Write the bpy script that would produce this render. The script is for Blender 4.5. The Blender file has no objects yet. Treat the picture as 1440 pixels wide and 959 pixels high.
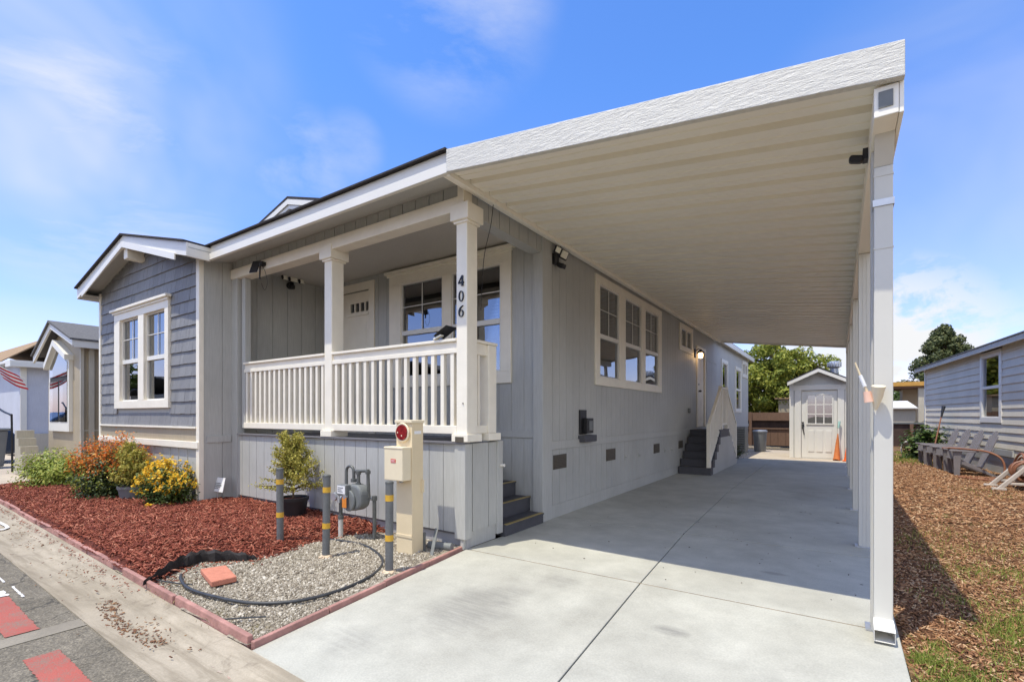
import bpy, bmesh, math, random
import numpy as np
from mathutils import Vector, Matrix
R = math.radians
rnd = random.Random(7)
rng = np.random.default_rng(11)
scene = bpy.context.scene
C = scene.collection

# ------------------------------------------------------------------ materials
def new_mat(name):
    m = bpy.data.materials.new(name); m.use_nodes = True
    nt = m.node_tree
    for n in list(nt.nodes): nt.nodes.remove(n)
    out = nt.nodes.new('ShaderNodeOutputMaterial')
    b = nt.nodes.new('ShaderNodeBsdfPrincipled')
    nt.links.new(b.outputs[0], out.inputs[0])
    return m, nt, b, out

def lk(nt, a, b): nt.links.new(a, b)

def coords(nt, scale=(1, 1, 1), rot=(0, 0, 0), kind='Object'):
    t = nt.nodes.new('ShaderNodeTexCoord'); mp = nt.nodes.new('ShaderNodeMapping')
    mp.inputs['Scale'].default_value = scale; mp.inputs['Rotation'].default_value = rot
    lk(nt, t.outputs[kind], mp.inputs[0]); return mp.outputs[0]

def noise(nt, vec, scale, detail=4, rough=.55, dist=0):
    n = nt.nodes.new('ShaderNodeTexNoise')
    n.inputs['Scale'].default_value = scale; n.inputs['Detail'].default_value = detail
    n.inputs['Roughness'].default_value = rough; n.inputs['Distortion'].default_value = dist
    lk(nt, vec, n.inputs['Vector']); return n.outputs['Fac']

def ramp(nt, fac, stops, interp='LINEAR'):
    r = nt.nodes.new('ShaderNodeValToRGB'); r.color_ramp.interpolation = interp
    els = r.color_ramp.elements
    while len(els) < len(stops): els.new(.5)
    for e, (p, c) in zip(els, stops):
        e.position = p; e.color = (c[0], c[1], c[2], 1) if hasattr(c, '__len__') else (c, c, c, 1)
    lk(nt, fac, r.inputs[0]); return r.outputs[0]

def mixc(nt, fac, a, b, blend='MIX'):
    m = nt.nodes.new('ShaderNodeMix'); m.data_type = 'RGBA'; m.blend_type = blend
    for s, v in ((m.inputs[0], fac), (m.inputs[6], a), (m.inputs[7], b)):
        if hasattr(v, 'links'): lk(nt, v, s)
        elif hasattr(v, '__len__'): s.default_value = (v[0], v[1], v[2], 1)
        else: s.default_value = v
    return m.outputs[2]

def math_(nt, op, a, b=0., c=0.):
    m = nt.nodes.new('ShaderNodeMath'); m.operation = op
    for s, v in zip(m.inputs, (a, b, c)):
        if hasattr(v, 'links'): lk(nt, v, s)
        else: s.default_value = v
    return m.outputs[0]

def bump(nt, b, h, strength=.3, dist=.01):
    n = nt.nodes.new('ShaderNodeBump'); n.inputs['Strength'].default_value = strength
    n.inputs['Distance'].default_value = dist
    lk(nt, h, n.inputs['Height']); lk(nt, n.outputs[0], b.inputs['Normal'])

def mul(c, k): return tuple(min(1, x * k) for x in c)

def plain(name, col, rough=.6, metal=0, var=.12, scale=3, stretch=(1, 1, 1), bmp=.0, bscale=60, spec=.4, emis=None):
    m, nt, b, out = new_mat(name)
    v = coords(nt, stretch)
    f = noise(nt, v, scale, 5)
    c = ramp(nt, f, [(.25, mul(col, 1 - var)), (.75, mul(col, 1 + var))])
    lk(nt, c, b.inputs['Base Color'])
    b.inputs['Roughness'].default_value = rough; b.inputs['Metallic'].default_value = metal
    b.inputs['Specular IOR Level'].default_value = spec
    if bmp: bump(nt, b, noise(nt, v, bscale, 3), bmp, .01)
    if emis:
        b.inputs['Emission Color'].default_value = (*emis[0], 1); b.inputs['Emission Strength'].default_value = emis[1]
    return m

def islands(name, stops, rough=.7, trans=0., spec=.3, patch=None):
    """colour varies from piece to piece (each leaf, chip or stone)"""
    m, nt, b, out = new_mat(name)
    g = nt.nodes.new('ShaderNodeNewGeometry')
    c = ramp(nt, g.outputs['Random Per Island'], stops)
    if patch:
        f = noise(nt, coords(nt), patch[0], 4)
        c = mixc(nt, ramp(nt, f, [(.42, 0.), (.6, 1.)]), c, mixc(nt, 1., c, patch[1], 'MULTIPLY'))
    lk(nt, c, b.inputs['Base Color'])
    b.inputs['Roughness'].default_value = rough; b.inputs['Specular IOR Level'].default_value = spec
    if trans:
        t = nt.nodes.new('ShaderNodeBsdfTranslucent'); mx = nt.nodes.new('ShaderNodeMixShader')
        lk(nt, c, t.inputs[0]); mx.inputs[0].default_value = trans
        lk(nt, b.outputs[0], mx.inputs[1]); lk(nt, t.outputs[0], mx.inputs[2]); lk(nt, mx.outputs[0], out.inputs[0])
    return m

def siding_mat(name, col, var=.08):
    m, nt, b, out = new_mat(name)
    v = coords(nt)
    f1 = noise(nt, v, 1.1, 4); f2 = noise(nt, coords(nt, (45, 45, 3)), 1.5, 4, .6)
    c = ramp(nt, f1, [(.3, mul(col, 1 - var)), (.7, mul(col, 1 + var))])
    c = mixc(nt, .5, c, mixc(nt, 1., c, ramp(nt, f2, [(.3, .8), (.7, 1.1)]), 'MULTIPLY'))
    lk(nt, c, b.inputs['Base Color']); b.inputs['Roughness'].default_value = .55
    b.inputs['Specular IOR Level'].default_value = .35
    bump(nt, b, f2, .45, .006); return m

M = {}
M['siding'] = siding_mat('gray_siding_paint', (.455, .455, .43))
M['siding_band'] = siding_mat('gray_trim_paint', (.465, .465, .44), .04)
M['ceiling'] = siding_mat('porch_ceiling_paint', (.56, .53, .48), .04)
M['trim'] = plain('cream_trim_paint', (.84, .785, .665), .5, var=.055, scale=5, bmp=.12, bscale=70)
M['white'] = plain('white_enamel', (.76, .735, .67), .4, var=.03, scale=2)
M['post'] = plain('white_post_metal', (.63, .61, .54), .38, var=.04, scale=2.5, spec=.5)
M['pan'] = plain('cream_roof_pan_metal', (.91, .865, .75), .45, var=.03, scale=1.2)
M['roof'] = plain('dark_asphalt_shingle', (.035, .03, .03), .9, var=.5, scale=40, bmp=.5, bscale=120)
M['roof_gray'] = plain('weathered_gray_shingle', (.13, .125, .12), .9, var=.35, scale=30, bmp=.5, bscale=100)
M['roof_brown'] = plain('brown_shingle', (.30, .20, .11), .9, var=.25, scale=12, bmp=.4, bscale=60)
M['black'] = plain('black_plastic', (.018, .018, .02), .4, var=.1)
M['black_matte'] = plain('black_matte', (.012, .012, .013), .8, var=.2)
M['step'] = plain('dark_gray_step_paint', (.075, .075, .085), .6, var=.15, scale=8, bmp=.1)
M['gold'] = plain('tan_nosing_strip', (.36, .27, .10), .5, var=.15, scale=20)
M['interior'] = plain('dim_interior', (.05, .05, .055), .9, var=.3, scale=2)
M['blind'] = plain('white_blind_slats', (.62, .61, .58), .5, var=.03)
M['lens'] = plain('frosted_lamp_lens', (.85, .82, .70), .25, var=.03)
M['vent'] = plain('brown_vent_metal', (.10, .085, .065), .5, var=.15, scale=25)
M['ledge'] = plain('gray_deck_edge_paint', (.16, .155, .165), .6, var=.1)
M['concrete_skirt'] = plain('skirting_board', (.36, .355, .36), .7, var=.08, scale=4)
M['galv'] = plain('galvanised_metal', (.55, .57, .60), .38, .7, var=.12, scale=8)
M['meter'] = plain('meter_gray_paint', (.17, .18, .18), .5, var=.15, scale=10, bmp=.1)
M['pipe'] = plain('dull_gray_pipe', (.13, .135, .13), .5, .3, var=.25, scale=18)
M['pipe_light'] = plain('bare_light_pipe', (.55, .53, .48), .6, var=.2, scale=14)
M['bollard'] = plain('bollard_gray_paint', (.135, .14, .14), .5, var=.2, scale=14, bmp=.1)
M['yellow'] = plain('yellow_band_tape', (.62, .36, .04), .5, var=.12, scale=20)
M['beige'] = plain('beige_enamel', (.70, .58, .38), .45, var=.05, scale=5)
M['beige2'] = plain('pale_beige_enamel', (.76, .66, .47), .45, var=.05, scale=5)
M['redglass'] = plain('dark_red_meter_dial', (.22, .012, .012), .15, var=.6, scale=30, spec=.6)
M['redlabel'] = plain('red_sticker', (.65, .07, .05), .5, var=.1)
M['whitelabel'] = plain('white_sticker', (.78, .78, .78), .5, var=.1, scale=60)
M['orange_tag'] = plain('orange_tag', (.72, .25, .04), .5, var=.1)
M['terracotta'] = plain('salmon_brick', (.52, .20, .13), .9, var=.15, scale=20, bmp=.5, bscale=80)
M['edging'] = plain('pink_painted_edging', (.37, .195, .165), .85, var=.35, scale=7, bmp=.5, bscale=50)
M['footing'] = plain('tan_footing', (.62, .48, .33), .9, var=.2, scale=14, bmp=.5, bscale=60)
M['hose'] = plain('dark_hose_rubber', (.045, .047, .05), .45, var=.3, scale=12)
M['fabric'] = plain('weed_fabric', (.022, .018, .017), .8, var=.3, scale=25, bmp=.5, bscale=60)
M['orange'] = plain('orange_cone_plastic', (.78, .14, .02), .5, var=.1, scale=8)
M['joint'] = plain('dirty_joint_sand', (.19, .15, .10), .95, var=.4, scale=9)
M['rust_o'] = plain('faded_orange_cloth', (.50, .15, .04), .8, var=.2, scale=10)
M['rust'] = plain('rust_orange_hose', (.27, .115, .06), .5, var=.2, scale=6)
M['resin'] = plain('gray_resin_chair', (.22, .20, .20), .55, var=.1, scale=6)
M['tan_resin'] = plain('tan_plastic', (.52, .46, .39), .5, var=.08, scale=6)
M['fence'] = plain('brown_fence_wood', (.17, .10, .065), .85, var=.3, scale=5, stretch=(14, 14, 1), bmp=.3, bscale=20)
M['fence_dark'] = plain('dark_fence_wood', (.07, .045, .035), .85, var=.3, scale=5)
M['bark'] = plain('bark', (.09, .065, .05), .95, var=.4, scale=9, stretch=(1, 1, .25), bmp=.7, bscale=16)
M['twig'] = plain('twig', (.12, .08, .05), .9, var=.3, scale=12)
M['can'] = plain('gray_plastic_can', (.17, .18, .19), .45, var=.1)
M['pot_gray'] = plain('gray_plastic_pot', (.16, .17, .18), .5, var=.1)
M['orange_roof'] = plain('ochre_roof_edge', (.50, .27, .06), .8, var=.2, scale=6)
M['tan_wall'] = siding_mat('tan_stucco', (.40, .335, .235))
M['beige_wall'] = siding_mat('beige_wall', (.47, .43, .34))
M['tan_light'] = siding_mat('light_tan_board', (.52, .48, .40))
M['bluewhite'] = siding_mat('blue_white_wall', (.55, .57, .64))
M['nb_wall'] = siding_mat('pale_lap_siding', (.68, .62, .50))
M['shed_wall'] = siding_mat('pale_shed_wall', (.60, .59, .55))
M['flag_red'] = plain('red_cloth', (.60, .04, .05), .8, var=.1)
M['flag_white'] = plain('white_cloth', (.80, .78, .76), .8, var=.05)
M['car'] = plain('dark_blue_car_paint', (.03, .05, .09), .2, .2, var=.1, spec=.6)
M['teal'] = plain('pale_teal_plastic', (.35, .58, .52), .5, var=.1)
M['peach'] = plain('peach_cloth', (.75, .48, .36), .8, var=.1)
M['bulb'] = plain('lit_bulb', (.9, .8, .6), .3, emis=((1., .62, .28), 9.))
M['shake'] = None
def shake():
    m, nt, b, out = new_mat('blue_gray_shake')
    g = nt.nodes.new('ShaderNodeNewGeometry')
    c = ramp(nt, g.outputs['Random Per Island'], [(0, (.20, .198, .20)), (1, (.245, .242, .242))])
    f = noise(nt, coords(nt, (60, 60, 4)), 1.6, 4, .6)
    c = mixc(nt, .6, c, mixc(nt, 1., c, ramp(nt, f, [(.3, .75), (.7, 1.2)]), 'MULTIPLY'))
    lk(nt, c, b.inputs['Base Color']); b.inputs['Roughness'].default_value = .65
    bump(nt, b, f, .6, .008); return m
M['shake'] = shake()

def fascia_mat():
    m, nt, b, out = new_mat('white_embossed_fascia')
    f = noise(nt, coords(nt, (6, 12, 34)), 1.7, 6, .7, .7)
    c = ramp(nt, f, [(.2, (.52, .50, .45)), (.55, (.66, .64, .575))])
    lk(nt, c, b.inputs['Base Color']); b.inputs['Roughness'].default_value = .5
    bump(nt, b, ramp(nt, f, [(.3, 0.), (.7, 1.)]), .5, .008); return m
M['fascia'] = fascia_mat()

def glass_mat():
    m, nt, b, out = new_mat('window_glass')
    nt.nodes.remove(b)
    tr = nt.nodes.new('ShaderNodeBsdfTransparent'); tr.inputs[0].default_value = (.55, .58, .6, 1)
    gl = nt.nodes.new('ShaderNodeBsdfGlossy'); gl.inputs['Roughness'].default_value = .0
    gl.inputs[0].default_value = (.95, .97, 1, 1)
    fr = nt.nodes.new('ShaderNodeFresnel'); fr.inputs[0].default_value = 1.62
    n = noise(nt, coords(nt), 1.3, 1); bp = nt.nodes.new('ShaderNodeBump')
    bp.inputs['Strength'].default_value = .06; bp.inputs['Distance'].default_value = .05
    lk(nt, n, bp.inputs['Height']); lk(nt, bp.outputs[0], gl.inputs['Normal'])
    k = math_(nt, 'ADD', fr.outputs[0], .17); mx = nt.nodes.new('ShaderNodeMixShader')
    lk(nt, k, mx.inputs[0]); lk(nt, tr.outputs[0], mx.inputs[1]); lk(nt, gl.outputs[0], mx.inputs[2])
    lk(nt, mx.outputs[0], out.inputs[0]); return m
M['glass'] = glass_mat()

def concrete_mat(name, base, dirt, stains=False, streaks=False):
    m, nt, b, out = new_mat(name)
    v = coords(nt)
    big = noise(nt, v, .55, 5, .6, .4); mid = noise(nt, v, 3.2, 6, .65); fine = noise(nt, v, 90, 3)
    c = ramp(nt, big, [(.3, dirt), (.62, base)])
    c = mixc(nt, .55, c, mixc(nt, 1., c, ramp(nt, mid, [(.28, .72), (.68, 1.12)]), 'MULTIPLY'))
    c = mixc(nt, .35, c, mixc(nt, 1., c, ramp(nt, fine, [(.3, .7), (.7, 1.2)]), 'MULTIPLY'))
    if streaks:   # silt left in bands by running water, with leaf stains
        st = noise(nt, coords(nt, (.8, 9, 1), (0, 0, .03)), 1.5, 6, .65, .4); bl = noise(nt, v, 6, 6, .7, .5)
        c = mixc(nt, math_(nt, 'MULTIPLY', ramp(nt, st, [(.45, 0.), (.62, 1.)]), .55), c, (.20, .165, .115))
        c = mixc(nt, math_(nt, 'MULTIPLY', ramp(nt, bl, [(.56, 0.), (.68, 1.)]), .5), c, (.15, .12, .085))
    if stains:
        sep = nt.nodes.new('ShaderNodeSeparateXYZ'); t = nt.nodes.new('ShaderNodeTexCoord')
        lk(nt, t.outputs['Object'], sep.inputs[0])
        def blob(x, y, rx, ry):
            dx = math_(nt, 'DIVIDE', math_(nt, 'SUBTRACT', sep.outputs[0], x), rx)
            dy = math_(nt, 'DIVIDE', math_(nt, 'SUBTRACT', sep.outputs[1], y), ry)
            d = math_(nt, 'ADD', math_(nt, 'MULTIPLY', dx, dx), math_(nt, 'MULTIPLY', dy, dy))
            return ramp(nt, math_(nt, 'ADD', d, math_(nt, 'MULTIPLY', mid, .7)), [(.45, 1.), (1.1, 0.)])
        streak = noise(nt, coords(nt, (1, 9, 1), (0, 0, .5)), 4.5, 4)
        for (x, y, rx, ry, k) in ((-.88, 3.12, .17, .10, .6), (-2.15, 2.75, .42, .75, .42), (-2.5, 1.95, .35, .3, .28), (-.25, 2.5, .3, .7, .2), (-1.9, 3.5, .3, .25, .25), (-.45, 4.7, .16, .06, .55)):
            f = math_(nt, 'MULTIPLY', math_(nt, 'MULTIPLY', blob(x, y, rx, ry), ramp(nt, streak, [(.3, .35), (.6, 1.)])), k)
            c = mixc(nt, f, c, (.16, .155, .145))
        # small dried drips near the carport posts
        vo = nt.nodes.new('ShaderNodeTexVoronoi'); vo.inputs['Scale'].default_value = 5.5
        lk(nt, v, vo.inputs['Vector'])
        spot = ramp(nt, math_(nt, 'ADD', vo.outputs['Distance'], math_(nt, 'MULTIPLY', mid, .12)), [(.13, 1.), (.17, 0.)])
        xm = ramp(nt, math_(nt, 'ADD', math_(nt, 'MULTIPLY', sep.outputs[0], .5), .6), [(.12, 0.), (.5, 1.)])
        gate = ramp(nt, noise(nt, v, 2.1, 1), [(.5, 0.), (.56, 1.)])
        ym = ramp(nt, math_(nt, 'MULTIPLY', sep.outputs[1], .05), [(.2, 0.), (.24, 1.), (.45, 1.), (.55, 0.)])
        c = mixc(nt, math_(nt, 'MULTIPLY', math_(nt, 'MULTIPLY', spot, xm), math_(nt, 'MULTIPLY', gate, ym)), c, (.07, .065, .06))
    lk(nt, c, b.inputs['Base Color']); b.inputs['Roughness'].default_value = .8
    b.inputs['Specular IOR Level'].default_value = .25
    bump(nt, b, math_(nt, 'ADD', fine, math_(nt, 'MULTIPLY', mid, 1.5)), .25, .004); return m
M['drive'] = concrete_mat('driveway_concrete', (.48, .472, .41), (.365, .352, .30), True)
M['gutter'] = concrete_mat('old_gutter_concrete', (.42, .365, .28), (.29, .245, .175), False, True)
M['patch'] = concrete_mat('trench_patch_asphalt', (.27, .24, .19), (.19, .165, .13))
M['pad'] = concrete_mat('tan_pad_concrete', (.50, .43, .34), (.40, .33, .26))

def asphalt_mat():
    m, nt, b, out = new_mat('worn_asphalt')
    v = coords(nt)
    big = noise(nt, v, 1.1, 5, .6, .5); fine = noise(nt, v, 85, 3, .75); mid = noise(nt, v, 14, 5)
    vo = nt.nodes.new('ShaderNodeTexVoronoi'); vo.inputs['Scale'].default_value = 120; lk(nt, v, vo.inputs['Vector'])
    sp = nt.nodes.new('ShaderNodeSeparateColor'); lk(nt, vo.outputs['Color'], sp.inputs[0])
    c = ramp(nt, big, [(.3, (.125, .108, .078)), (.68, (.215, .188, .142))])
    c = mixc(nt, .85, c, mixc(nt, 1., c, ramp(nt, sp.outputs[0], [(0., .62), (.6, 1.), (1., 1.5)]), 'MULTIPLY'))
    c = mixc(nt, .8, c, mixc(nt, 1., c, ramp(nt, fine, [(.3, .65), (.7, 1.3)]), 'MULTIPLY'))
    c = mixc(nt, .5, c, mixc(nt, 1., c, ramp(nt, mid, [(.3, .65), (.7, 1.25)]), 'MULTIPLY'))
    # thin cracks
    cr = nt.nodes.new('ShaderNodeTexVoronoi'); cr.feature = 'DISTANCE_TO_EDGE'; cr.inputs['Scale'].default_value = .9
    wv = nt.nodes.new('ShaderNodeVectorMath'); wv.operation = 'ADD'; nn = nt.nodes.new('ShaderNodeTexNoise'); nn.inputs['Scale'].default_value = 3; nn.inputs['Detail'].default_value = 6
    lk(nt, v, nn.inputs['Vector']); lk(nt, v, wv.inputs[0]); lk(nt, nn.outputs['Color'], wv.inputs[1]); lk(nt, wv.outputs[0], cr.inputs['Vector'])
    c = mixc(nt, ramp(nt, cr.outputs['Distance'], [(.006, .75), (.014, 0.)]), c, (.04, .036, .03))
    lk(nt, c, b.inputs['Base Color']); b.inputs['Roughness'].default_value = .9
    bump(nt, b, math_(nt, 'ADD', fine, sp.outputs[0]), .7, .006); return m
M['asphalt'] = asphalt_mat()

def paint_mat(name, col, under, wear=.36):
    m, nt, b, out = new_mat(name)
    v = coords(nt); fine = noise(nt, v, 85, 3, .75); mid = noise(nt, v, 7, 6, .7); big = noise(nt, v, 1.6, 3)
    f = ramp(nt, math_(nt, 'ADD', math_(nt, 'MULTIPLY', fine, .5), math_(nt, 'MULTIPLY', mid, .5)), [(wear, 0.), (wear + .12, 1.)])
    c = mixc(nt, f, under, mixc(nt, ramp(nt, big, [(.35, 0.), (.65, .55)]), col, mul(col, .72)))
    lk(nt, c, b.inputs['Base Color']); b.inputs['Roughness'].default_value = .85
    bump(nt, b, fine, .6, .005); return m
M['redpaint'] = paint_mat('worn_red_road_paint', (.40, .10, .075), (.22, .15, .115), .40)
M['whitepaint'] = paint_mat('worn_white_road_paint', (.72, .71, .70), (.35, .33, .3))
M['pinkpaint'] = paint_mat('faded_pink_chalk', (.46, .29, .23), (.40, .35, .27), .5)

def ground_mat(name, a, b_, cgrass, gk):
    m, nt, b, out = new_mat(name)
    v = coords(nt)
    f = noise(nt, v, 22, 6, .7); g = noise(nt, v, .9, 5, .6)
    vo = nt.nodes.new('ShaderNodeTexVoronoi'); vo.inputs['Scale'].default_value = 32; lk(nt, v, vo.inputs['Vector'])
    c = ramp(nt, f, [(.28, a), (.7, b_)])
    sp = nt.nodes.new('ShaderNodeSeparateColor'); lk(nt, vo.outputs['Color'], sp.inputs[0])
    c = mixc(nt, .7, c, mixc(nt, 1., c, ramp(nt, sp.outputs[0], [(0., .5), (1., 1.6)]), 'MULTIPLY'))
    if gk: c = mixc(nt, math_(nt, 'MULTIPLY', ramp(nt, g, [(.52, 0.), (.62, 1.)]), gk), c, cgrass)
    lk(nt, c, b.inputs['Base Color']); b.inputs['Roughness'].default_value = .95
    b.inputs['Specular IOR Level'].default_value = .15
    bump(nt, b, math_(nt, 'ADD', f, vo.outputs['Distance']), .7, .02); return m
M['yard'] = ground_mat('bark_chip_soil', (.10, .052, .026), (.27, .155, .085), (.12, .12, .04), .5)
M['mulch_base'] = ground_mat('red_mulch_soil', (.05, .014, .01), (.15, .045, .03), (0, 0, 0), 0)
M['gravel_base'] = ground_mat('gravel_soil', (.20, .17, .13), (.38, .335, .27), (.2, .17, .08), .25)
M['ground'] = ground_mat('plain_ground', (.16, .13, .09), (.28, .23, .17), (.1, .11, .04), .4)
M['chip'] = islands('red_mulch_chips', [(0, (.10, .020, .012)), (.5, (.25, .062, .035)), (.85, (.36, .115, .068)), (1, (.50, .22, .14))], .8)
M['stone'] = islands('gravel_stones', [(0, (.16, .13, .095)), (.4, (.30, .26, .20)), (.8, (.42, .375, .30)), (1, (.62, .57, .48))], .85)
M['ychip'] = islands('brown_bark_chips', [(0, (.075, .034, .017)), (.45, (.245, .115, .052)), (.8, (.42, .225, .11)), (1, (.60, .42, .25))], .85)
M['grass'] = islands('short_grass', [(0, (.10, .16, .02)), (.6, (.25, .31, .05)), (1, (.45, .42, .12))], .6, .25)
M['dry_leaf'] = islands('dry_leaves', [(0, (.10, .045, .028)), (.6, (.22, .10, .055)), (1, (.36, .2, .09))], .8)
M['leaf_lime'] = islands('lime_leaves', [(0, (.13, .20, .025)), (.6, (.32, .38, .06)), (1, (.52, .52, .12))], .5, .3)
M['leaf_dark'] = islands('deep_green_leaves', [(0, (.025, .045, .012)), (.6, (.06, .09, .022)), (1, (.13, .15, .035))], .45, .2)
M['leaf_red'] = islands('red_new_leaves', [(0, (.55, .09, .02)), (.5, (.78, .23, .035)), (1, (.80, .42, .08))], .45, .3)
M['leaf_jun'] = islands('yellow_green_needles', [(0, (.17, .18, .03)), (.5, (.42, .39, .075)), (1, (.64, .54, .15))], .6, .25)
M['flower'] = islands('yellow_blossoms', [(0, (.72, .38, .02)), (.5, (.85, .55, .03)), (1, (.88, .68, .10))], .5, .3)
M['leaf_mid'] = islands('mid_green_leaves', [(0, (.035, .06, .012)), (.6, (.08, .13, .025)), (1, (.15, .20, .045))], .5, .25)
M['leaf_cedar'] = islands('yellow_green_cedar', [(0, (.10, .14, .018)), (.6, (.26, .29, .04)), (1, (.42, .40, .07))], .6, .25)
M['leaf_conifer'] = islands('conifer_needles', [(0, (.035, .052, .018)), (.6, (.085, .105, .035)), (1, (.17, .175, .06))], .6, .15)

# ------------------------------------------------------------------ mesh helpers
def wloc(o):
    v = Vector((0, 0, 0))
    while o: v = v + o.location; o = o.parent
    return v

class MB:
    def __init__(s): s.v = []; s.f = []
    def add(s, vs, fs):
        k = len(s.v); s.v += [tuple(p) for p in vs]; s.f += [tuple(i + k for i in q) for q in fs]
    def hexa(s, p):   # p: 4 bottom (ccw) + 4 top
        s.add(p, [(3, 2, 1, 0), (4, 5, 6, 7), (0, 1, 5, 4), (1, 2, 6, 5), (2, 3, 7, 6), (3, 0, 4, 7)])
    def box(s, x0, x1, y0, y1, z0, z1):
        x0, x1 = sorted((x0, x1)); y0, y1 = sorted((y0, y1)); z0, z1 = sorted((z0, z1))
        s.hexa([(x0, y0, z0), (x1, y0, z0), (x1, y1, z0), (x0, y1, z0), (x0, y0, z1), (x1, y0, z1), (x1, y1, z1), (x0, y1, z1)])
    def obox(s, c, ax, ay, az, sx, sy, sz):
        c = Vector(c); ax = Vector(ax).normalized() * sx / 2; ay = Vector(ay).normalized() * sy / 2; az = Vector(az).normalized() * sz / 2
        s.hexa([c - ax - ay - az, c + ax - ay - az, c + ax + ay - az, c - ax + ay - az, c - ax - ay + az, c + ax - ay + az, c + ax + ay + az, c - ax + ay + az])
    def bar(s, p0, p1, w, h, up=(0, 0, 1)):
        p0 = Vector(p0); p1 = Vector(p1); d = p1 - p0; u = Vector(up)
        sd = d.cross(u).normalized(); u = sd.cross(d).normalized()
        s.obox((p0 + p1) / 2, d, u, sd, d.length, h, w)
    def prism(s, poly, a, b, axis='y'):
        """poly: list of 2d points ccw seen from -axis; extruded from a to b"""
        n = len(poly)
        T = {'y': lambda p, t: (p[0], t, p[1]), 'x': lambda p, t: (t, p[0], p[1]), 'z': lambda p, t: (p[0], p[1], t)}[axis]
        vs = [T(p, a) for p in poly] + [T(p, b) for p in poly]
        s.add(vs, [tuple(range(n)), tuple(range(2 * n - 1, n - 1, -1))] + [(i, i + n, (i + 1) % n + n, (i + 1) % n) for i in range(n)])
    def tube(s, pts, r, seg=8, caps=True):
        pts = [Vector(p) for p in pts]; n = len(pts)
        rs = r if hasattr(r, '__len__') else [r] * n
        ref = Vector((0, 0, 1)); vs = []
        prev = None
        for i, p in enumerate(pts):
            d = (pts[min(i + 1, n - 1)] - pts[max(i - 1, 0)]).normalized()
            if prev is None:
                a = d.cross(ref)
                if a.length < .05: a = d.cross(Vector((1, 0, 0)))
            else:
                a = prev - d * prev.dot(d)
            a.normalize(); prev = a; b = d.cross(a)
            for k in range(seg):
                t = 2 * math.pi * k / seg
                vs.append(p + (a * math.cos(t) + b * math.sin(t)) * rs[i])
        fs = [(i * seg + k, i * seg + (k + 1) % seg, (i + 1) * seg + (k + 1) % seg, (i + 1) * seg + k) for i in range(n - 1) for k in range(seg)]
        if caps: fs += [tuple(range(seg - 1, -1, -1)), tuple(range((n - 1) * seg, n * seg))]
        s.add(vs, fs)
    def cyl(s, p0, p1, r0, r1=None, seg=16): s.tube([p0, p1], [r0, r0 if r1 is None else r1], seg)
    def lathe(s, prof, c=(0, 0, 0), seg=20):
        vs = []; n = len(prof)
        for r, z in prof:
            for k in range(seg):
                t = 2 * math.pi * k / seg; vs.append((c[0] + r * math.cos(t), c[1] + r * math.sin(t), c[2] + z))
        fs = [(i * seg + k, i * seg + (k + 1) % seg, (i + 1) * seg + (k + 1) % seg, (i + 1) * seg + k) for i in range(n - 1) for k in range(seg)]
        fs += [tuple(range(seg - 1, -1, -1)), tuple(range((n - 1) * seg, n * seg))]
        s.add(vs, fs)
    def build(s, name, mat, parent=None, smooth=False, bevel=0, base=None):
        me = bpy.data.meshes.new(name)
        off = wloc(parent) if parent else (Vector(base) if base else Vector((0, 0, 0)))
        me.from_pydata([(x - off[0], y - off[1], z - off[2]) for x, y, z in s.v], [], s.f)
        me.materials.append(mat)
        bm = bmesh.new(); bm.from_mesh(me); bmesh.ops.recalc_face_normals(bm, faces=bm.faces); bm.to_mesh(me); bm.free()
        if smooth: me.polygons.foreach_set('use_smooth', [True] * len(me.polygons))
        o = bpy.data.objects.new(name, me); C.objects.link(o)
        if parent: o.parent = parent
        elif base: o.location = base
        if bevel:
            b = o.modifiers.new('edge', 'BEVEL'); b.width = bevel; b.segments = 2; b.limit_method = 'ANGLE'; b.angle_limit = R(50)
            b.use_clamp_overlap = True
        if smooth:
            try: me.set_sharp_from_angle(angle=R(38))
            except Exception: pass
        return o

def fastmesh(name, verts, faces, mat, parent=None, base=None):
    """numpy vertices (n,3) and equal-size faces (m,k)"""
    off = np.array(wloc(parent) if parent else (base or (0, 0, 0)), dtype=np.float32)
    v = (np.asarray(verts, np.float32) - off).astype(np.float32); f = np.asarray(faces, np.int32)
    me = bpy.data.meshes.new(name); k = f.shape[1]
    me.vertices.add(len(v)); me.vertices.foreach_set('co', v.ravel())
    me.loops.add(f.size); me.loops.foreach_set('vertex_index', f.ravel())
    me.polygons.add(len(f)); me.polygons.foreach_set('loop_start', np.arange(0, f.size, k, dtype=np.int32))
    me.update(calc_edges=True); me.validate()
    me.materials.append(mat)
    o = bpy.data.objects.new(name, me); C.objects.link(o)
    if parent: o.parent = parent
    elif base: o.location = base
    return o

def empty(name, loc, label, cat, group=None):
    o = bpy.data.objects.new(name, None); o.empty_display_size = .2; C.objects.link(o); o.location = loc
    o['label'] = label; o['category'] = cat
    if group: o['group'] = group
    return o
def tag(o, label, cat, group=None):
    o['label'] = label; o['category'] = cat
    if group: o['group'] = group
    return o
def structure(o): o['kind'] = 'structure'; return o
def stuff(o): o['kind'] = 'stuff'; return o
def copy_tree(o, parent=None):
    c = o.copy(); C.objects.link(c)
    if parent: c.parent = parent
    for ch in list(o.children): copy_tree(ch, c)
    return c

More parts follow.
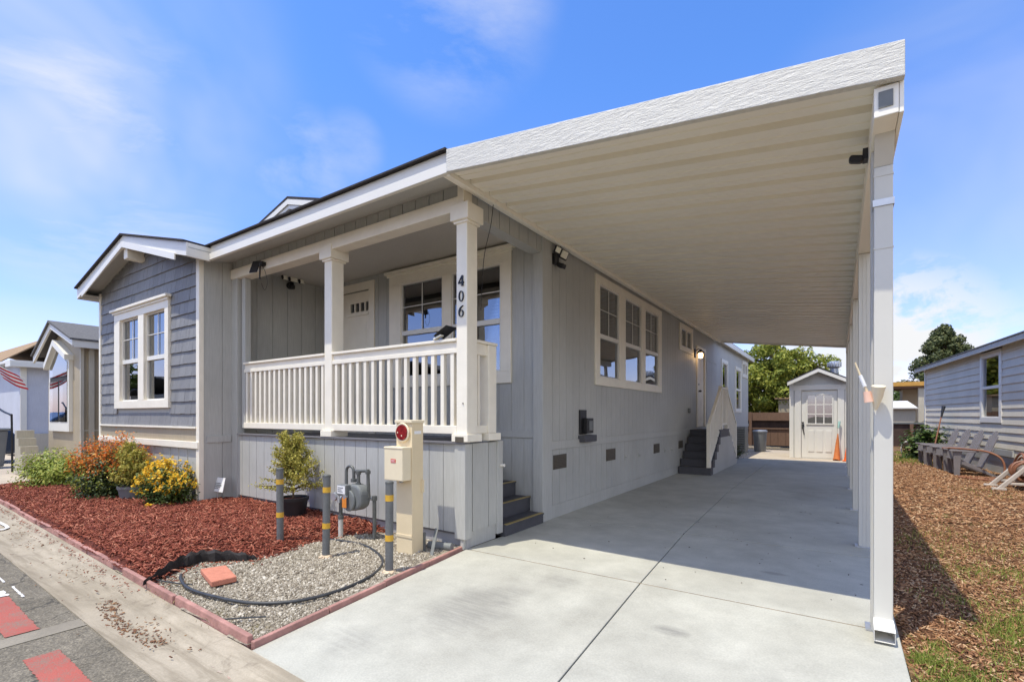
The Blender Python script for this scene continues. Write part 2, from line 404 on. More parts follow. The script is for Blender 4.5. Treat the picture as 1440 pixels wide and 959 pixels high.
# wall frames: u along the wall, v up, n outward
def FR(axis, plane):
    if axis == '-y': return lambda u, v, n: (u, plane - n, v)
    if axis == '+x': return lambda u, v, n: (plane + n, u, v)
    if axis == '-x': return lambda u, v, n: (plane - n, u, v)
    if axis == '+y': return lambda u, v, n: (u, plane + n, v)
def fb(mb, fr, u0, u1, v0, v1, n0, n1):
    a = fr(u0, v0, n0); b = fr(u1, v1, n1); mb.box(a[0], b[0], a[1], b[1], a[2], b[2])

def grooved(mb, fr, u0, u1, v0, v1, holes=(), sp=.2, gw=.011, t=.06, gd=.01, jit=0):
    """boards with real grooves between them; v1 may be a function of u"""
    cuts = [u0]; k = math.ceil(u0 / sp + .01)
    segs = []; a = u0
    while True:
        g = k * sp
        if g >= u1 - .03: segs.append((a, u1, 0)); break
        if g - a > .03: segs.append((a, g - gw / 2, 0)); segs.append((g - gw / 2, g + gw / 2, 1)); a = g + gw / 2
        k += 1
    for (a, b, gr) in segs:
        xs = sorted({a, b} | {h[i] for h in holes for i in (0, 1) if a < h[i] < b})
        for p, q in zip(xs, xs[1:]):
            m = (p + q) / 2; top = v1(m) if callable(v1) else v1
            iv = [(v0, top)]
            for h in holes:
                if h[0] - 1e-6 <= p and q <= h[1] + 1e-6:
                    new = []
                    for (c, d) in iv:
                        if h[2] > c: new.append((c, min(d, h[2])))
                        if h[3] < d: new.append((max(c, h[3]), d))
                    iv = [i for i in new if i[1] - i[0] > .002]
            for (c, d) in iv: fb(mb, fr, p, q, c, d, -t, -gd if gr else 0)

def window(parent, fr, cas, panes, gz, meet=None, munt=True, crown=False, mats=('trim', 'white'), blind=True, depth=.5, cw=None, label=None):
    """casing rectangle cas=(u0,u1,v0,v1); panes=[(u0,u1)]; gz=(v0,v1)"""
    u0, u1, v0, v1 = cas
    mb = MB(); n1 = .028
    edges = [u0] + [x for p in panes for x in p] + [u1]
    for a, b in zip(edges[0::2], edges[1::2]): fb(mb, fr, a, b, gz[0], gz[1], .0, n1)
    fb(mb, fr, u0, u1, gz[1], v1, .0, n1); fb(mb, fr, u0, u1, v0, gz[0], .0, n1)
    w = mb.build('window', M[mats[0]], parent, bevel=.004)
    if label: w['label'] = label
    if crown:
        c = MB()
        fb(c, fr, u0 - .03, u1 + .03, v1 - .05, v1 - .012, .028, .05); fb(c, fr, u0 - .06, u1 + .06, v1 - .012, v1 + .03, .0, .085)
        c.build('header', M[mats[0]], w, bevel=.004)
    for (a, b) in panes:
        s = MB(); e = .022
        for q in ((a, a + e, gz[0], gz[1]), (b - e, b, gz[0], gz[1]), (a + e, b - e, gz[0], gz[0] + e), (a + e, b - e, gz[1] - e, gz[1])):
            fb(s, fr, *q, -.035, .012)
        if meet is not None: fb(s, fr, a + e, b - e, meet - .035, meet + .035, -.03, .018)
        s.build('sash', M[mats[1]], w, bevel=.003)
        lo = meet if meet is not None else gz[0]
        if munt:
            g = MB(); mv = (lo + gz[1]) / 2 + .02; mu = (a + b) / 2
            fb(g, fr, mu - .006, mu + .006, lo + .035, gz[1] - e, -.012, -.003)
            fb(g, fr, a + e, mu - .006, mv - .006, mv + .006, -.012, -.003); fb(g, fr, mu + .006, b - e, mv - .006, mv + .006, -.012, -.003)
            g.build('muntin', M['white'], w)
        p = MB(); fb(p, fr, a + e - .003, b - e + .003, gz[0] + e - .003, gz[1] - e + .003, -.026, -.02)
        p.build('pane', M['glass'], w)
        if blind:
            bl = MB(); z = gz[1] - .04; bot = gz[0] + .05 if blind == 'full' else lo + .02
            n = 0
            while z > bot:
                q0 = fr(a + .03, z, -.115); q1 = fr(b - .03, z, -.115); q2 = fr(b - .03, z - .022, -.075); q3 = fr(a + .03, z - .022, -.075)
                up = [(q[0], q[1], q[2] + .003) for q in (q0, q1, q2, q3)]
                bl.hexa([q0, q1, q2, q3] + up); z -= .046
            bl.build('blind', M['blind'], w)
    it = MB()
    fb(it, fr, u0 + .03, u1 - .03, v0 + .03, v1 - .03, -depth - .04, -depth)
    it.build('interior', M['interior'], w)
    return w

# ------------------------------------------------------------------ camera, light, sky
cd = bpy.data.cameras.new('camera'); cam = bpy.data.objects.new('camera', cd); C.objects.link(cam)
cd.sensor_width = 36; cd.sensor_fit = 'HORIZONTAL'; cd.lens = 36 * 684 / 1440
cd.shift_y = (584 - 479.5) / 1440; cd.clip_start = .05; cd.clip_end = 2000
cam.location = (0, 0, 1.35); cam.rotation_euler = (R(90), 0, R(33.86)); scene.camera = cam

SUN = Vector((-.148, -.338, 1)).normalized()
sl = bpy.data.lights.new('sun', 'SUN'); so = bpy.data.objects.new('sun', sl); C.objects.link(so)
sl.energy = 3.35; sl.angle = R(.5); sl.color = (1, .945, .80)
so.rotation_euler = (-SUN).to_track_quat('-Z', 'Y').to_euler(); so.location = (0, 0, 30)

world = bpy.data.worlds.new('World'); scene.world = world; world.use_nodes = True
nt = world.node_tree
for n in list(nt.nodes): nt.nodes.remove(n)
wo = nt.nodes.new('ShaderNodeOutputWorld'); bg = nt.nodes.new('ShaderNodeBackground'); lk(nt, bg.outputs[0], wo.inputs[0])
sky = nt.nodes.new('ShaderNodeTexSky'); sky.sky_type = 'NISHITA'; sky.sun_disc = False
sky.sun_elevation = math.asin(SUN.z); sky.sun_rotation = math.atan2(SUN.x, SUN.y)
sky.air_density = 1.0; sky.dust_density = .6; sky.ozone_density = 2.0
hs = nt.nodes.new('ShaderNodeHueSaturation'); hs.inputs['Saturation'].default_value = 1.12; hs.inputs['Value'].default_value = 1.0
tc0 = nt.nodes.new('ShaderNodeTexCoord'); sz = nt.nodes.new('ShaderNodeSeparateXYZ'); lk(nt, tc0.outputs['Generated'], sz.inputs[0])
tint = ramp(nt, sz.outputs[2], [(.02, (.80, .70, .93)), (.55, (.695, .78, 1.0))])     # clear coastal air: bluer towards the zenith
tint = mixc(nt, 1., tint, (1.5, 1.5, 1.5), 'MULTIPLY')
lk(nt, mixc(nt, 1., sky.outputs[0], tint, 'MULTIPLY'), hs.inputs['Color'])
tc = nt.nodes.new('ShaderNodeTexCoord')
def wnoise(scale, stretch, rot, detail=7, rough=.6, dist=.6):
    mp = nt.nodes.new('ShaderNodeMapping'); mp.inputs['Scale'].default_value = stretch; mp.inputs['Rotation'].default_value = rot
    lk(nt, tc.outputs['Generated'], mp.inputs[0]); return noise(nt, mp.outputs[0], scale, detail, rough, dist)
cirrus = ramp(nt, wnoise(1.9, (1, 1.2, 3.0), (.15, .2, .4), 8, .62, .35), [(.40, 0.), (.72, 1.)])
soft = ramp(nt, wnoise(1.7, (1, 1, 2.0), (0, .2, 0), 4), [(.35, 0.), (.7, 1.)])
cum = ramp(nt, wnoise(9, (1, 1, 1.6), (0, 0, 0), 8, .62, .3), [(.40, 0.), (.52, 1.)])
def cblob(d, rad, inner):
    vm = nt.nodes.new('ShaderNodeVectorMath'); vm.operation = 'DOT_PRODUCT'
    lk(nt, tc.outputs['Generated'], vm.inputs[0]); vm.inputs[1].default_value = Vector(d).normalized()
    mr = nt.nodes.new('ShaderNodeMapRange'); mr.interpolation_type = 'SMOOTHSTEP'
    mr.inputs[1].default_value = math.cos(R(rad)); mr.inputs[2].default_value = math.cos(R(inner))
    lk(nt, vm.outputs['Value'], mr.inputs[0]); return mr.outputs[0]
acc = None
for (d, rad, inn, nz, k) in (((-.90, .24, .36), 13, 2, cirrus, .85), ((-.893, .235, .36), 9, 1, soft, .9), ((-.86, .15, .46), 22, 4, soft, .5), ((-.90, .2, .42), 16, 2, cirrus, .45),
                             ((-.50, .57, .65), 11, 2, cirrus, .55), ((-.765, .484, .43), 6, 1, cirrus, .7), ((-.70, .54, .46), 4, 1, cirrus, .4),
                             ((.13, .93, .35), 18, 4, soft, .25), ((.105, .99, .10), 7, 2, cum, 1.0), ((.05, .99, .07), 13, 4, cum, .9), ((-.97, .2, .10), 12, 3, soft, .4),
                             ((.25, .95, .2), 12, 3, soft, .3),):
    f = math_(nt, 'MULTIPLY', math_(nt, 'MULTIPLY', cblob(d, rad, inn), nz), k)
    acc = f if acc is None else math_(nt, 'MAXIMUM', acc, f)
CLOUD = 4.7
col = mixc(nt, acc, hs.outputs[0], (CLOUD, CLOUD * 1.01, CLOUD * 1.03))
rear_fill = None      # unseen warm cloud behind the photographer, added and brightened as fill light
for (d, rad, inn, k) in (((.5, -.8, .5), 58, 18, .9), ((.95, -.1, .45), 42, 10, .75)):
    f = math_(nt, 'MULTIPLY', math_(nt, 'MULTIPLY', cblob(d, rad, inn), soft), k); rear_fill = f if rear_fill is None else math_(nt, 'MAXIMUM', rear_fill, f)
col = mixc(nt, rear_fill, col, (CLOUD * 2.3, CLOUD * 2.2, CLOUD * 1.75))
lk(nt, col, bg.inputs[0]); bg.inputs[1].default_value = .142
vs = scene.view_settings
vs.view_transform = 'Standard'; vs.look = 'None'; vs.gamma = 1; vs.exposure = .48
try: vs.use_curve_mapping = False
except Exception: pass
scene.cycles.max_bounces = 10; scene.cycles.diffuse_bounces = 6; scene.cycles.glossy_bounces = 4
scene.cycles.transparent_max_bounces = 12
scene.cycles.use_denoising = True
scene.cycles.caustics_reflective = False; scene.cycles.caustics_refractive = False

# ------------------------------------------------------------------ the ground
def sy(x): return -.03 * (x + 3)          # the street runs at a slight angle to the house
def edge_y(x): return 1.52 - .042 * (x + 2.95)   # back of the gutter
g = MB(); g.add([(-250, -200, -.16), (250, -200, -.16), (250, 300, -.16), (-250, 300, -.16)], [(0, 1, 2, 3)])
structure(g.build('ground', M['ground']))
def strip(name, prof, mat, x0=-60, x1=40, n=100):
    """prof: list of (y function, z)"""
    vs = []; fs = []; m = len(prof)
    for i in range(n + 1):
        x = x0 + (x1 - x0) * i / n
        for (yf, z) in prof: vs.append((x, yf(x), z))
    for i in range(n):
        for j in range(m - 1):
            a = i * m + j; fs.append((a, a + m, a + m + 1, a + 1))
    mb = MB(); mb.add(vs, fs); return structure(mb.build(name, mat, smooth=True))
strip('street', [(lambda x: -9, -.10), (lambda x: -3, -.06), (lambda x: sy(x) + 1.13, -.075)], M['asphalt'])
strip('gutter', [(lambda x: sy(x) + 1.10, -.20), (lambda x: sy(x) + 1.10, -.066), (lambda x: sy(x) + 1.2, -.082), (lambda x: sy(x) + 1.33, -.088), (lambda x: edge_y(x) - .08, -.058), (lambda x: edge_y(x) + .01, -.034), (lambda x: edge_y(x) + .012, -.2)], M['gutter'])
# gutter joints
# road paint
def street_patch(name, pts, z, mat):
    mb = MB(); mb.add([(x, y, z) for x, y in pts], [tuple(range(len(pts)))]); return structure(mb.build(name, mat))
def ragged(x0, x1, y0, y1, n=40, j=.005):
    pts = []
    for i in range(n): t = i / n; pts.append((x0 + (x1 - x0) * t, y0(x0 + (x1 - x0) * t) + rnd.uniform(-j, j)))
    for i in range(5): pts.append((x1 + rnd.uniform(-j, j), y0(x1) + (y1(x1) - y0(x1)) * i / 5))
    for i in range(n): t = 1 - i / n; pts.append((x0 + (x1 - x0) * t, y1(x0 + (x1 - x0) * t) + rnd.uniform(-j, j)))
    for i in range(5): pts.append((x0 + rnd.uniform(-j, j), y1(x0) + (y0(x0) - y1(x0)) * i / 5))
    return pts
zr = lambda: -.0745 + .004
for k in range(7):
    xa = -3.26 - 1.16 * k if k else -3.27
    L = .66 if k == 0 else (1.0 if k == 1 else .8)
    xa = (-3.27, -4.42, -6.3, -8.2, -10.1, -12, -14)[k]
    structure(street_patch('road_marking', ragged(xa - L, xa, lambda x: sy(x) + .735, lambda x: sy(x) + .895), -.069, M['redpaint']))
for (x0, x1, a, b) in ((-3.25, -3.1, .72, .86), (-5.62, -5.44, .80, .98)):
    street_patch('road_marking', ragged(x0, x1, lambda x: a, lambda x: b, 8, .012), -.0685, M['whitepaint'])
street_patch('road_patch', ragged(-4.40, -4.24, lambda x: -1.5, lambda x: sy(x) + 1.10, 6, .01), -.0705, M['patch'])
for (x0, x1, a, b) in ((-5.7, -5.3, 1.005, 1.02), (-9, -5.9, .985, 1.0)):
    street_patch('road_marking', ragged(x0, x1, lambda x: a + sy(x) - .05, lambda x: b + sy(x) - .05, 20, .003), -.0685, M['whitepaint'])
# small painted ring on the gutter
mb = MB(); N = 26; vs = []
for k in range(N):
    t = 2 * math.pi * k / N; e = 1.5
    cx = -9.05 + .42 * math.copysign(abs(math.cos(t)) ** .6, math.cos(t)); cy = 1.50 + .085 * math.copysign(abs(math.sin(t)) ** .6, math.sin(t))
    ix = -9.05 + .36 * math.copysign(abs(math.cos(t)) ** .6, math.cos(t)); iy = 1.50 + .048 * math.copysign(abs(math.sin(t)) ** .6, math.sin(t))
    zz = lambda y: -.076 + (y - 1.4) * .08
    vs += [(cx, cy, zz(cy)), (ix, iy, zz(iy))]
mb.add(vs, [(2 * k, 2 * ((k + 1) % N), 2 * ((k + 1) % N) + 1, 2 * k + 1) for k in range(N)])
structure(mb.build('road_marking', M['whitepaint']))
street_patch('road_marking', ragged(-2.98, -2.72, lambda x: 1.355, lambda x: 1.42, 8, .02), -.0805, M['pinkpaint'])

# driveway slabs (gaps are the control joints)
def jx(y): return -1.25 - .075 * (y - 2.8) if y < 7.2 else -1.61 - .007 * (y - 7.2)
def dz(y): return 0 if y > 3.83 else -.047 * (3.83 - y) / (3.83 - 1.5)
mb = MB()
ys = [(None, 3.828), (3.844, 5.72), (5.736, 9.4), (9.41, 13.1), (13.11, 16.9)]
def left(y): return -3.13 if y > 3.9 else -2.90 - .23 * (y - 1.5) / 2.4
for (a, b) in ys:
    for side in (0, 1):
        def q(y, t):
            l, r = (left(y), jx(y) - .0045) if side == 0 else (jx(y) + .0045, .31)
            return l + (r - l) * t
        ya = lambda x: a if a is not None else edge_y(x) + .02
        A = [(q(a or 1.5, 0), 0), (q(a or 1.5, 1), 1), (q(b, 1), 2), (q(b, 0), 3)]
        pts = [(A[0][0], ya(A[0][0])), (A[1][0], ya(A[1][0])), (A[2][0], b), (A[3][0], b)]
        mb.hexa([(x, y, -.15) for x, y in pts] + [(x, y, dz(y)) for x, y in pts])
drv = mb.build('driveway', M['drive'], bevel=.006); structure(drv)
mb = MB(); mb.box(-3.1, .3, 1.7, 16.9, -.14, -.06); structure(mb.build('driveway_joint', M['fence_dark']))
for yj in (3.836, 5.728):
    mb = MB(); mb.box(-3.12, .305, yj - .012, yj + .012, -.05, -.004); structure(mb.build('driveway_joint', M['joint']))
mb = MB(); mb.box(-4.6, .5, 16.91, 21.5, -.15, -.006); structure(mb.build('rear_patio', M['pad'], bevel=.006))
mb = MB(); mb.box(-16.4, -12.9, 1.98, 4.0, -.14, -.02); mb.box(-24, -16.42, 1.9, 4.6, -.14, -.02); structure(mb.build('neighbour_walk', M['pad'], bevel=.006))

# ---- beds: gridded sheets with relief
def vnoise(x, y, s, seed=0):
    r = 0.
    for k, (a, b, c) in enumerate(((1.0, .35, 1.7), (-.6, 1.1, 4.1), (.3, -1.4, 2.2), (1.7, .9, .4))):
        r = r + np.sin((a * x + b * y) * s + c + seed * 1.3 + np.sin((b * x - a * y) * s * .7 + k + seed))
    return r / 4
def grid(name, x0, x1, y0, y1, step, zf, mat, mask=None):
    xs = np.arange(x0, x1 + step / 2, step); ys_ = np.arange(y0, y1 + step / 2, step)
    X, Y = np.meshgrid(xs, ys_); Z = zf(X, Y); n, m = X.shape
    v = np.stack([X, Y, Z], -1).reshape(-1, 3)
    i = np.arange(n - 1)[:, None] * m + np.arange(m - 1)[None]
    f = np.stack([i, i + 1, i + m + 1, i + m], -1).reshape(-1, 4)
    if mask is not None:
        cx = v[f].mean(1); f = f[mask(cx[:, 0], cx[:, 1])]
    o = fastmesh(name, v, f, mat); o.data.polygons.foreach_set('use_smooth', [True] * len(o.data.polygons)); return o
def npedge(x): return 1.52 - .042 * (x + 2.95)
BX = np.array([1.3, 1.62, 2.0, 2.2, 2.33, 2.55, 3.1, 3.5, 3.85]); BV = np.array([-4.50, -4.62, -4.93, -4.93, -4.74, -4.52, -4.62, -4.48, -4.15])
def mulch_b(y): return np.interp(y, BX, BV)
def gravel_z(X, Y): return -.022 + .047 * np.clip((Y - 1.6) / 2.2, 0, 1) + .008 * vnoise(X, Y, 9) + .005 * vnoise(X, Y, 31, 3)
def mulch_z(X, Y):
    d = mulch_b(Y) - X                      # distance inside the bed
    de = Y - npedge(X)
    h = .02 + .085 * np.clip(d / .5, -.8, 1) * np.clip(.45 + de / 1.6, 0, 1)
    h = np.where(de < .07, np.minimum(h, .012), h)
    return h + (.012 * vnoise(X, Y, 7) + .009 * vnoise(X, Y, 23, 2) + .006 * vnoise(X, Y, 60, 5)) * np.clip(d / .25, 0, 1)
stuff(grid('gravel_bed', -5.4, -2.86, 1.5, 4.0, .03, gravel_z, M['gravel_base'], lambda x, y: (y > npedge(x) + .015) & (x < -2.945 - .107 * (y - 1.58))))
grid_m = grid('mulch_bed', -12.9, -4.0, 1.5, 4.2, .04, mulch_z, M['mulch_base'], lambda x, y: (y > npedge(x) + .015) & (x < mulch_b(y) + .06))
stuff(grid_m)
def yard_z(X, Y): return -.035 + .012 * vnoise(X, Y, 3) + .012 * vnoise(X, Y, 11, 2) + .007 * vnoise(X, Y, 37, 3)
stuff(grid('bark_yard', .318, 6.4, 1.0, 9.0, .05, yard_z, M['yard']))
stuff(grid('bark_yard', .318, 9.4, 9.0, 34.0, .15, lambda X, Y: -.035 + .012 * vnoise(X, Y, 3), M['yard']))

def chips(name, P, L, W, T, mat, tilt=.5, taper=.6):
    n = len(P); yaw = rng.uniform(0, 2 * np.pi, n); tl = rng.normal(0, tilt, n); rl = rng.normal(0, tilt, n)
    ax = np.stack([np.cos(yaw) * np.cos(tl), np.sin(yaw) * np.cos(tl), np.sin(tl)], -1)
    sd = np.stack([-np.sin(yaw) * np.cos(rl), np.cos(yaw) * np.cos(rl), np.sin(rl)], -1)
    up = np.cross(ax, sd)
    ax *= (L / 2)[:, None]; sd *= (W / 2)[:, None]; up *= (T / 2)[:, None]
    tp = rng.uniform(taper, 1, n)[:, None]
    vs = np.stack([P - ax - sd - up, P + ax - sd * tp - up, P + ax + sd * tp - up, P - ax + sd - up, P - ax - sd * .8 + up, P + ax - sd * tp * .8 + up, P + ax + sd * tp * .8 + up, P - ax + sd * .8 + up], 1).reshape(-1, 3)
    f = np.array([(3, 2, 1, 0), (4, 5, 6, 7), (0, 1, 5, 4), (1, 2, 6, 5), (2, 3, 7, 6), (3, 0, 4, 7)])
    fs = (np.arange(n)[:, None, None] * 8 + f[None]).reshape(-1, 4)
    return stuff(fastmesh(name, vs, fs, mat))
# red mulch chips: denser towards the camera
n = 52000
x = rng.uniform(-12.8, -4.1, n); y = rng.uniform(1.5, 3.9, n)
keep = (y > npedge(x) + .045) & (x < mulch_b(y) + rng.normal(0, .05, n)) & (rng.uniform(0, 1, n) < np.clip(1.25 + (x + 4.5) * .105, .25, 1)) & ~((x < -7.66) & (y > 3.33)) & ~((x < -7.5) & (y > 3.7))
x = x[keep]; y = y[keep]; n = len(x)
z = mulch_z(x, y) + rng.uniform(.0, .014, n)
chips('mulch_chips', np.stack([x, y, z], -1), rng.gamma(4, .0105, n) + .012, rng.uniform(.006, .016, n), rng.uniform(.003, .008, n), M['chip'], .38)
# gravel
n = 60000
x = rng.uniform(-5.3, -2.9, n); y = rng.uniform(1.52, 3.8, n)
keep = (y > npedge(x) + .045) & (x > mulch_b(y) - .05 + rng.normal(0, .05, n)) & (x < -2.90 - .13 * (y - 1.5) - .05)
x = x[keep]; y = y[keep]; n = len(x)
s = rng.gamma(2.0, .0026, n) + .004
chips('gravel_stones', np.stack([x, y, gravel_z(x, y) + s * .15], -1), s * rng.uniform(1, 1.6, n), s, s * rng.uniform(.5, .8, n), M['stone'], .5, .5)
# loose red chips strayed over gravel, kerb and gutter, plus dry leaves in the gutter line
n = 520
x = rng.uniform(-9, -3.2, n); off = np.abs(rng.normal(0, .16, n)); y = npedge(x) - .06 - off
cl = (np.sin(x * 3.1) + np.sin(x * 7.7 + 1)) * .5 + rng.normal(0, .5, n) > .3
x = x[cl]; y = y[cl]; n = len(x)
chips('stray_leaf_litter', np.stack([x, y, np.full(n, -.064)], -1), rng.uniform(.006, .03, n), rng.uniform(.004, .012, n), rng.uniform(.002, .004, n), M['dry_leaf'], .2)
n = 260
x = rng.uniform(-4.7, -3.5, n); y = 1.30 + .04 * np.sin(x * 5) - .22 * (x + 4.1) * .3 + rng.normal(0, .045, n)
chips('stray_leaf_litter', np.stack([x, y, np.full(n, -.079)], -1), rng.uniform(.006, .026, n), rng.uniform(.004, .011, n), rng.uniform(.002, .004, n), M['dry_leaf'], .2)
n = 420
x = rng.uniform(-12, -4.6, n); y = npedge(x) - .01 - np.abs(rng.normal(0, .05, n)); zc = np.where(y > npedge(x) - .03, .022, -.05)
zc = np.where((y < npedge(x) + .06) & (y > npedge(x)), .02, np.where(y > npedge(x) - .1, -.043, -.06))
chips('stray_mulch_chips', np.stack([x, y, zc], -1), rng.uniform(.008, .03, n), rng.uniform(.004, .010, n), rng.uniform(.002, .004, n), M['chip'], .2)
x = rng.uniform(-5, -4.15, 160); y = np.where(rng.uniform(0, 1, 160) < .5, mulch_b(np.full(160, 2.2)) + .2, 2.0) + 0 * x
y = rng.uniform(1.62, 2.5, 160); x = mulch_b(y) + np.abs(rng.normal(.08, .13, 160))
chips('stray_leaf_litter', np.stack([x, y, gravel_z(x, y) + .012], -1), rng.uniform(.012, .04, 160), rng.uniform(.006, .014, 160), rng.uniform(.003, .005, 160), M['chip'], .25)
x = rng.uniform(-2.7, .2, 60); y = rng.uniform(3.9, 12, 60)
chips('stray_leaf_litter', np.stack([x, y, np.where(y > 3.83, 0., -.047 * (3.83 - y) / 2.33) + .004], -1), rng.uniform(.006, .016, 60), rng.uniform(.005, .01, 60), rng.uniform(.002, .004, 60), M['fence_dark'], .1)
# bark chips in the side yard
def yard_pts(n, x1, y0, y1):
    return rng.uniform(.33, x1, n), rng.uniform(y0, y1, n)
x, y = yard_pts(70000, 3.2, 1.9, 8.2); n = len(x)
kp = rng.uniform(0, 1, n) < np.clip(1.35 - (y - 2) / 8, .3, 1); x = x[kp]; y = y[kp]; n = len(x)
chips('bark_chips', np.stack([x, y, yard_z(x, y) + rng.uniform(.0, .014, n)], -1), rng.gamma(2.2, .009, n) + .008, rng.uniform(.004, .014, n), rng.uniform(.003, .008, n), M['ychip'], .3)
x, y = yard_pts(26000, 3.4, 8.2, 20); n = len(x)
chips('bark_chips', np.stack([x, y, np.full(n, -.022)], -1), rng.gamma(3, .013, n) + .015, rng.uniform(.008, .024, n), rng.uniform(.004, .012, n), M['ychip'], .25)

def blades(name, P, H, W, mat, lean=.5):
    n = len(P); yaw = rng.uniform(0, 2 * np.pi, n); ld = rng.uniform(0, 2 * np.pi, n); ln = np.abs(rng.normal(0, lean, n))
    sd = np.stack([np.cos(yaw), np.sin(yaw), 0 * yaw], -1) * (W / 2)[:, None]
    dr = np.stack([np.cos(ld) * np.sin(ln), np.sin(ld) * np.sin(ln), np.cos(ln)], -1)
    m = P + dr * (H * .55)[:, None]; t = m + (dr * [1.6, 1.6, .7]) * (H * .45)[:, None]
    vs = np.stack([P - sd, P + sd, m + sd * .8, m - sd * .8, t + sd * .1, t - sd * .1], 1).reshape(-1, 3)
    f = np.array([(0, 1, 2, 3), (3, 2, 4, 5)])
    return stuff(fastmesh(name, vs, (np.arange(n)[:, None, None] * 6 + f[None]).reshape(-1, 4), mat))
def clumps(cs, per, r):
    xs = []; ys_ = []
    for (cx, cy, rr, k) in cs:
        m = int(per * k * (.7 if cy > 4.8 else 1.25)); a = rng.normal(0, rr, m); b = rng.normal(0, rr * 1.2, m); xs.append(cx + a); ys_.append(cy + b)
    return np.concatenate(xs), np.concatenate(ys_)
cs = [(.40, 3.55, .05, 1.1), (.44, 3.2, .07, 1.6), (.5, 2.9, .08, 1.5), (.55, 3.45, .09, 1.5), (.62, 3.15, .09, 1.2), (.48, 3.8, .04, .5), (.86, 4.25, .08, 1.2), (.98, 4.5, .09, 1.4), (1.02, 4.15, .07, .9), (1.15, 4.75, .09, .9), (1.3, 4.3, .07, .6),
      (.8, 3.85, .07, .7), (1.0, 3.7, .08, .5), (.9, 5.7, .14, 1.2), (1.15, 5.9, .15, 1.3), (1.45, 5.8, .16, 1.3), (1.75, 6.0, .16, 1.2), (2.0, 5.7, .15, 1), (.85, 6.6, .16, .8), (1.25, 6.8, .18, .8), (1.7, 7.1, .2, .7), (1.5, 5.2, .13, .9), (1.8, 5.0, .12, .7), (.95, 7.4, .2, .4), (2.2, 8.1, .25, .6), (2.0, 12.2, .2, .8), (2.3, 11.4, .25, .8), (1.3, 5.3, .13, .6), (1.6, 4.55, .09, .5), (1.35, 3.9, .08, .5)]
for i in range(24): cs.append((rnd.uniform(.4, 3.0), rnd.uniform(3.8, 9), rnd.uniform(.05, .15), rnd.uniform(.15, .4)))
x, y = clumps(cs, 420, 1); ok = x > .335; x = x[ok]; y = y[ok]; n = len(x)
blades('grass_tufts', np.stack([x, y, yard_z(x, y)], -1), rng.gamma(4, .0085, n) + .010, rng.uniform(.003, .006, n), M['grass'], .7)
x, y = clumps([(rnd.uniform(1.2, 2.7), rnd.uniform(18, 23), .35, 1.5) for i in range(9)], 260, 1); n = len(x)
blades('grass_tufts', np.stack([x, y, np.full(n, -.03)], -1), rng.uniform(.04, .1, n), rng.uniform(.01, .02, n), M['grass'], .5)
x, y = clumps([(-4.35, 1.72, .07, .9), (-4.1, 1.68, .06, .5), (-4.78, 2.3, .05, .5), (-4.45, 2.42, .06, .5), (-3.55, 1.68, .05, .6), (-3.4, 1.65, .05, .4), (-4.25, 2.66, .06, .35), (-3.1, 1.72, .05, .4)], 240, 1); n = len(x)
blades('grass_tufts', np.stack([x, y, gravel_z(x, y)], -1), rng.uniform(.008, .026, n), rng.uniform(.002, .005, n), islands('dry_weeds', [(0, (.12, .11, .03)), (1, (.38, .30, .14))], .8), .9)

# pink painted edging
def edging(name, p0, p1, n, label, h0=.022, gap=()):
    o = empty(name, (p0[0], p0[1], -.06), label, 'edging')
    p0 = Vector(p0); p1 = Vector(p1); d = (p1 - p0) / n
    for i in range(n):
        a = p0 + d * i; b = p0 + d * (i + 1) - d.normalized() * .006
        mb = MB(); s = d.cross(Vector((0, 0, 1))).normalized(); j = rnd.uniform(-.006, .006); u = Vector((0, 0, rnd.uniform(-.006, .006)))
        w = .021
        P = [a - s * w, b - s * w, b + s * w, a + s * w]
        mb.hexa([q + s * j - Vector((0, 0, .10)) for q in P] + [q + s * j * 2 + u + Vector((0, 0, h0)) for q in (a - s * w * .8, b - s * w * .8, b + s * w * .8, a + s * w * .8)])
        mb.build('edging_block', M['edging'], o, bevel=.006)
    return o
edging('garden_edging', (-12.9, npedge(-12.9) + .03, 0), (-2.945, 1.549, 0), 9, 'long pink painted concrete edging along the gutter in front of the red mulch')
edging('garden_edging', (-2.925, 1.555, -.02), (-3.17, 3.83, .01), 4, 'short pink painted edging between the gravel and the concrete driveway')

# ------------------------------------------------------------------ the house
XW = -3.12; YB = 5.35; YP = 3.79; WX0, WX1, WY = -11.70, -7.68, 3.35
house = empty('house', (XW, YP, 0), 'gray single storey manufactured home with cream trimmed porch, shingled left wing and long side wall', 'house')
H = house
fS = FR('+x', XW); fB = FR('-y', YB); fP = FR('-y', YP); fW = FR('-y', WY); fWS = FR('+x', WX1)
# long side wall
TRI = (6.93, 10.29, 1.82, 3.54); TP = [(7.09, 7.92), (8.19, 9.04), (9.25, 10.10)]
SM = (11.72, 12.95, 2.90, 3.55); DR = (13.42, 14.40, 1.04, 3.16)
B1 = (16.65, 17.75, 1.75, 3.17); B2 = (19.2, 20.5, 1.46, 3.14); B3 = (20.75, 22.1, 2.85, 3.5)
ins = lambda q, e: (q[0] + e, q[1] - e, q[2] + e, q[3] - e)
holes = [(7.09, 10.10, 1.95, 3.42), (11.84, 12.83, 3.0, 3.45), (13.52, 14.30, 1.04, 3.06), ins(B1, .1), ins(B2, .1), ins(B3, .1)]
mb = MB(); grooved(mb, fS, YB + .2, 22.3, 1.01, 3.74, holes, .2, .006, .06, .005); mb.build('side_wall', M['siding'], H)
mb = MB(); grooved(mb, fS, YB + .2, 22.3, .17, .9, (), .2, .008, .06, .006); fb(mb, fS, YB + .2, 22.3, .0, .17, -.05, .012); mb.build('skirting', M['siding'], H, bevel=.002)
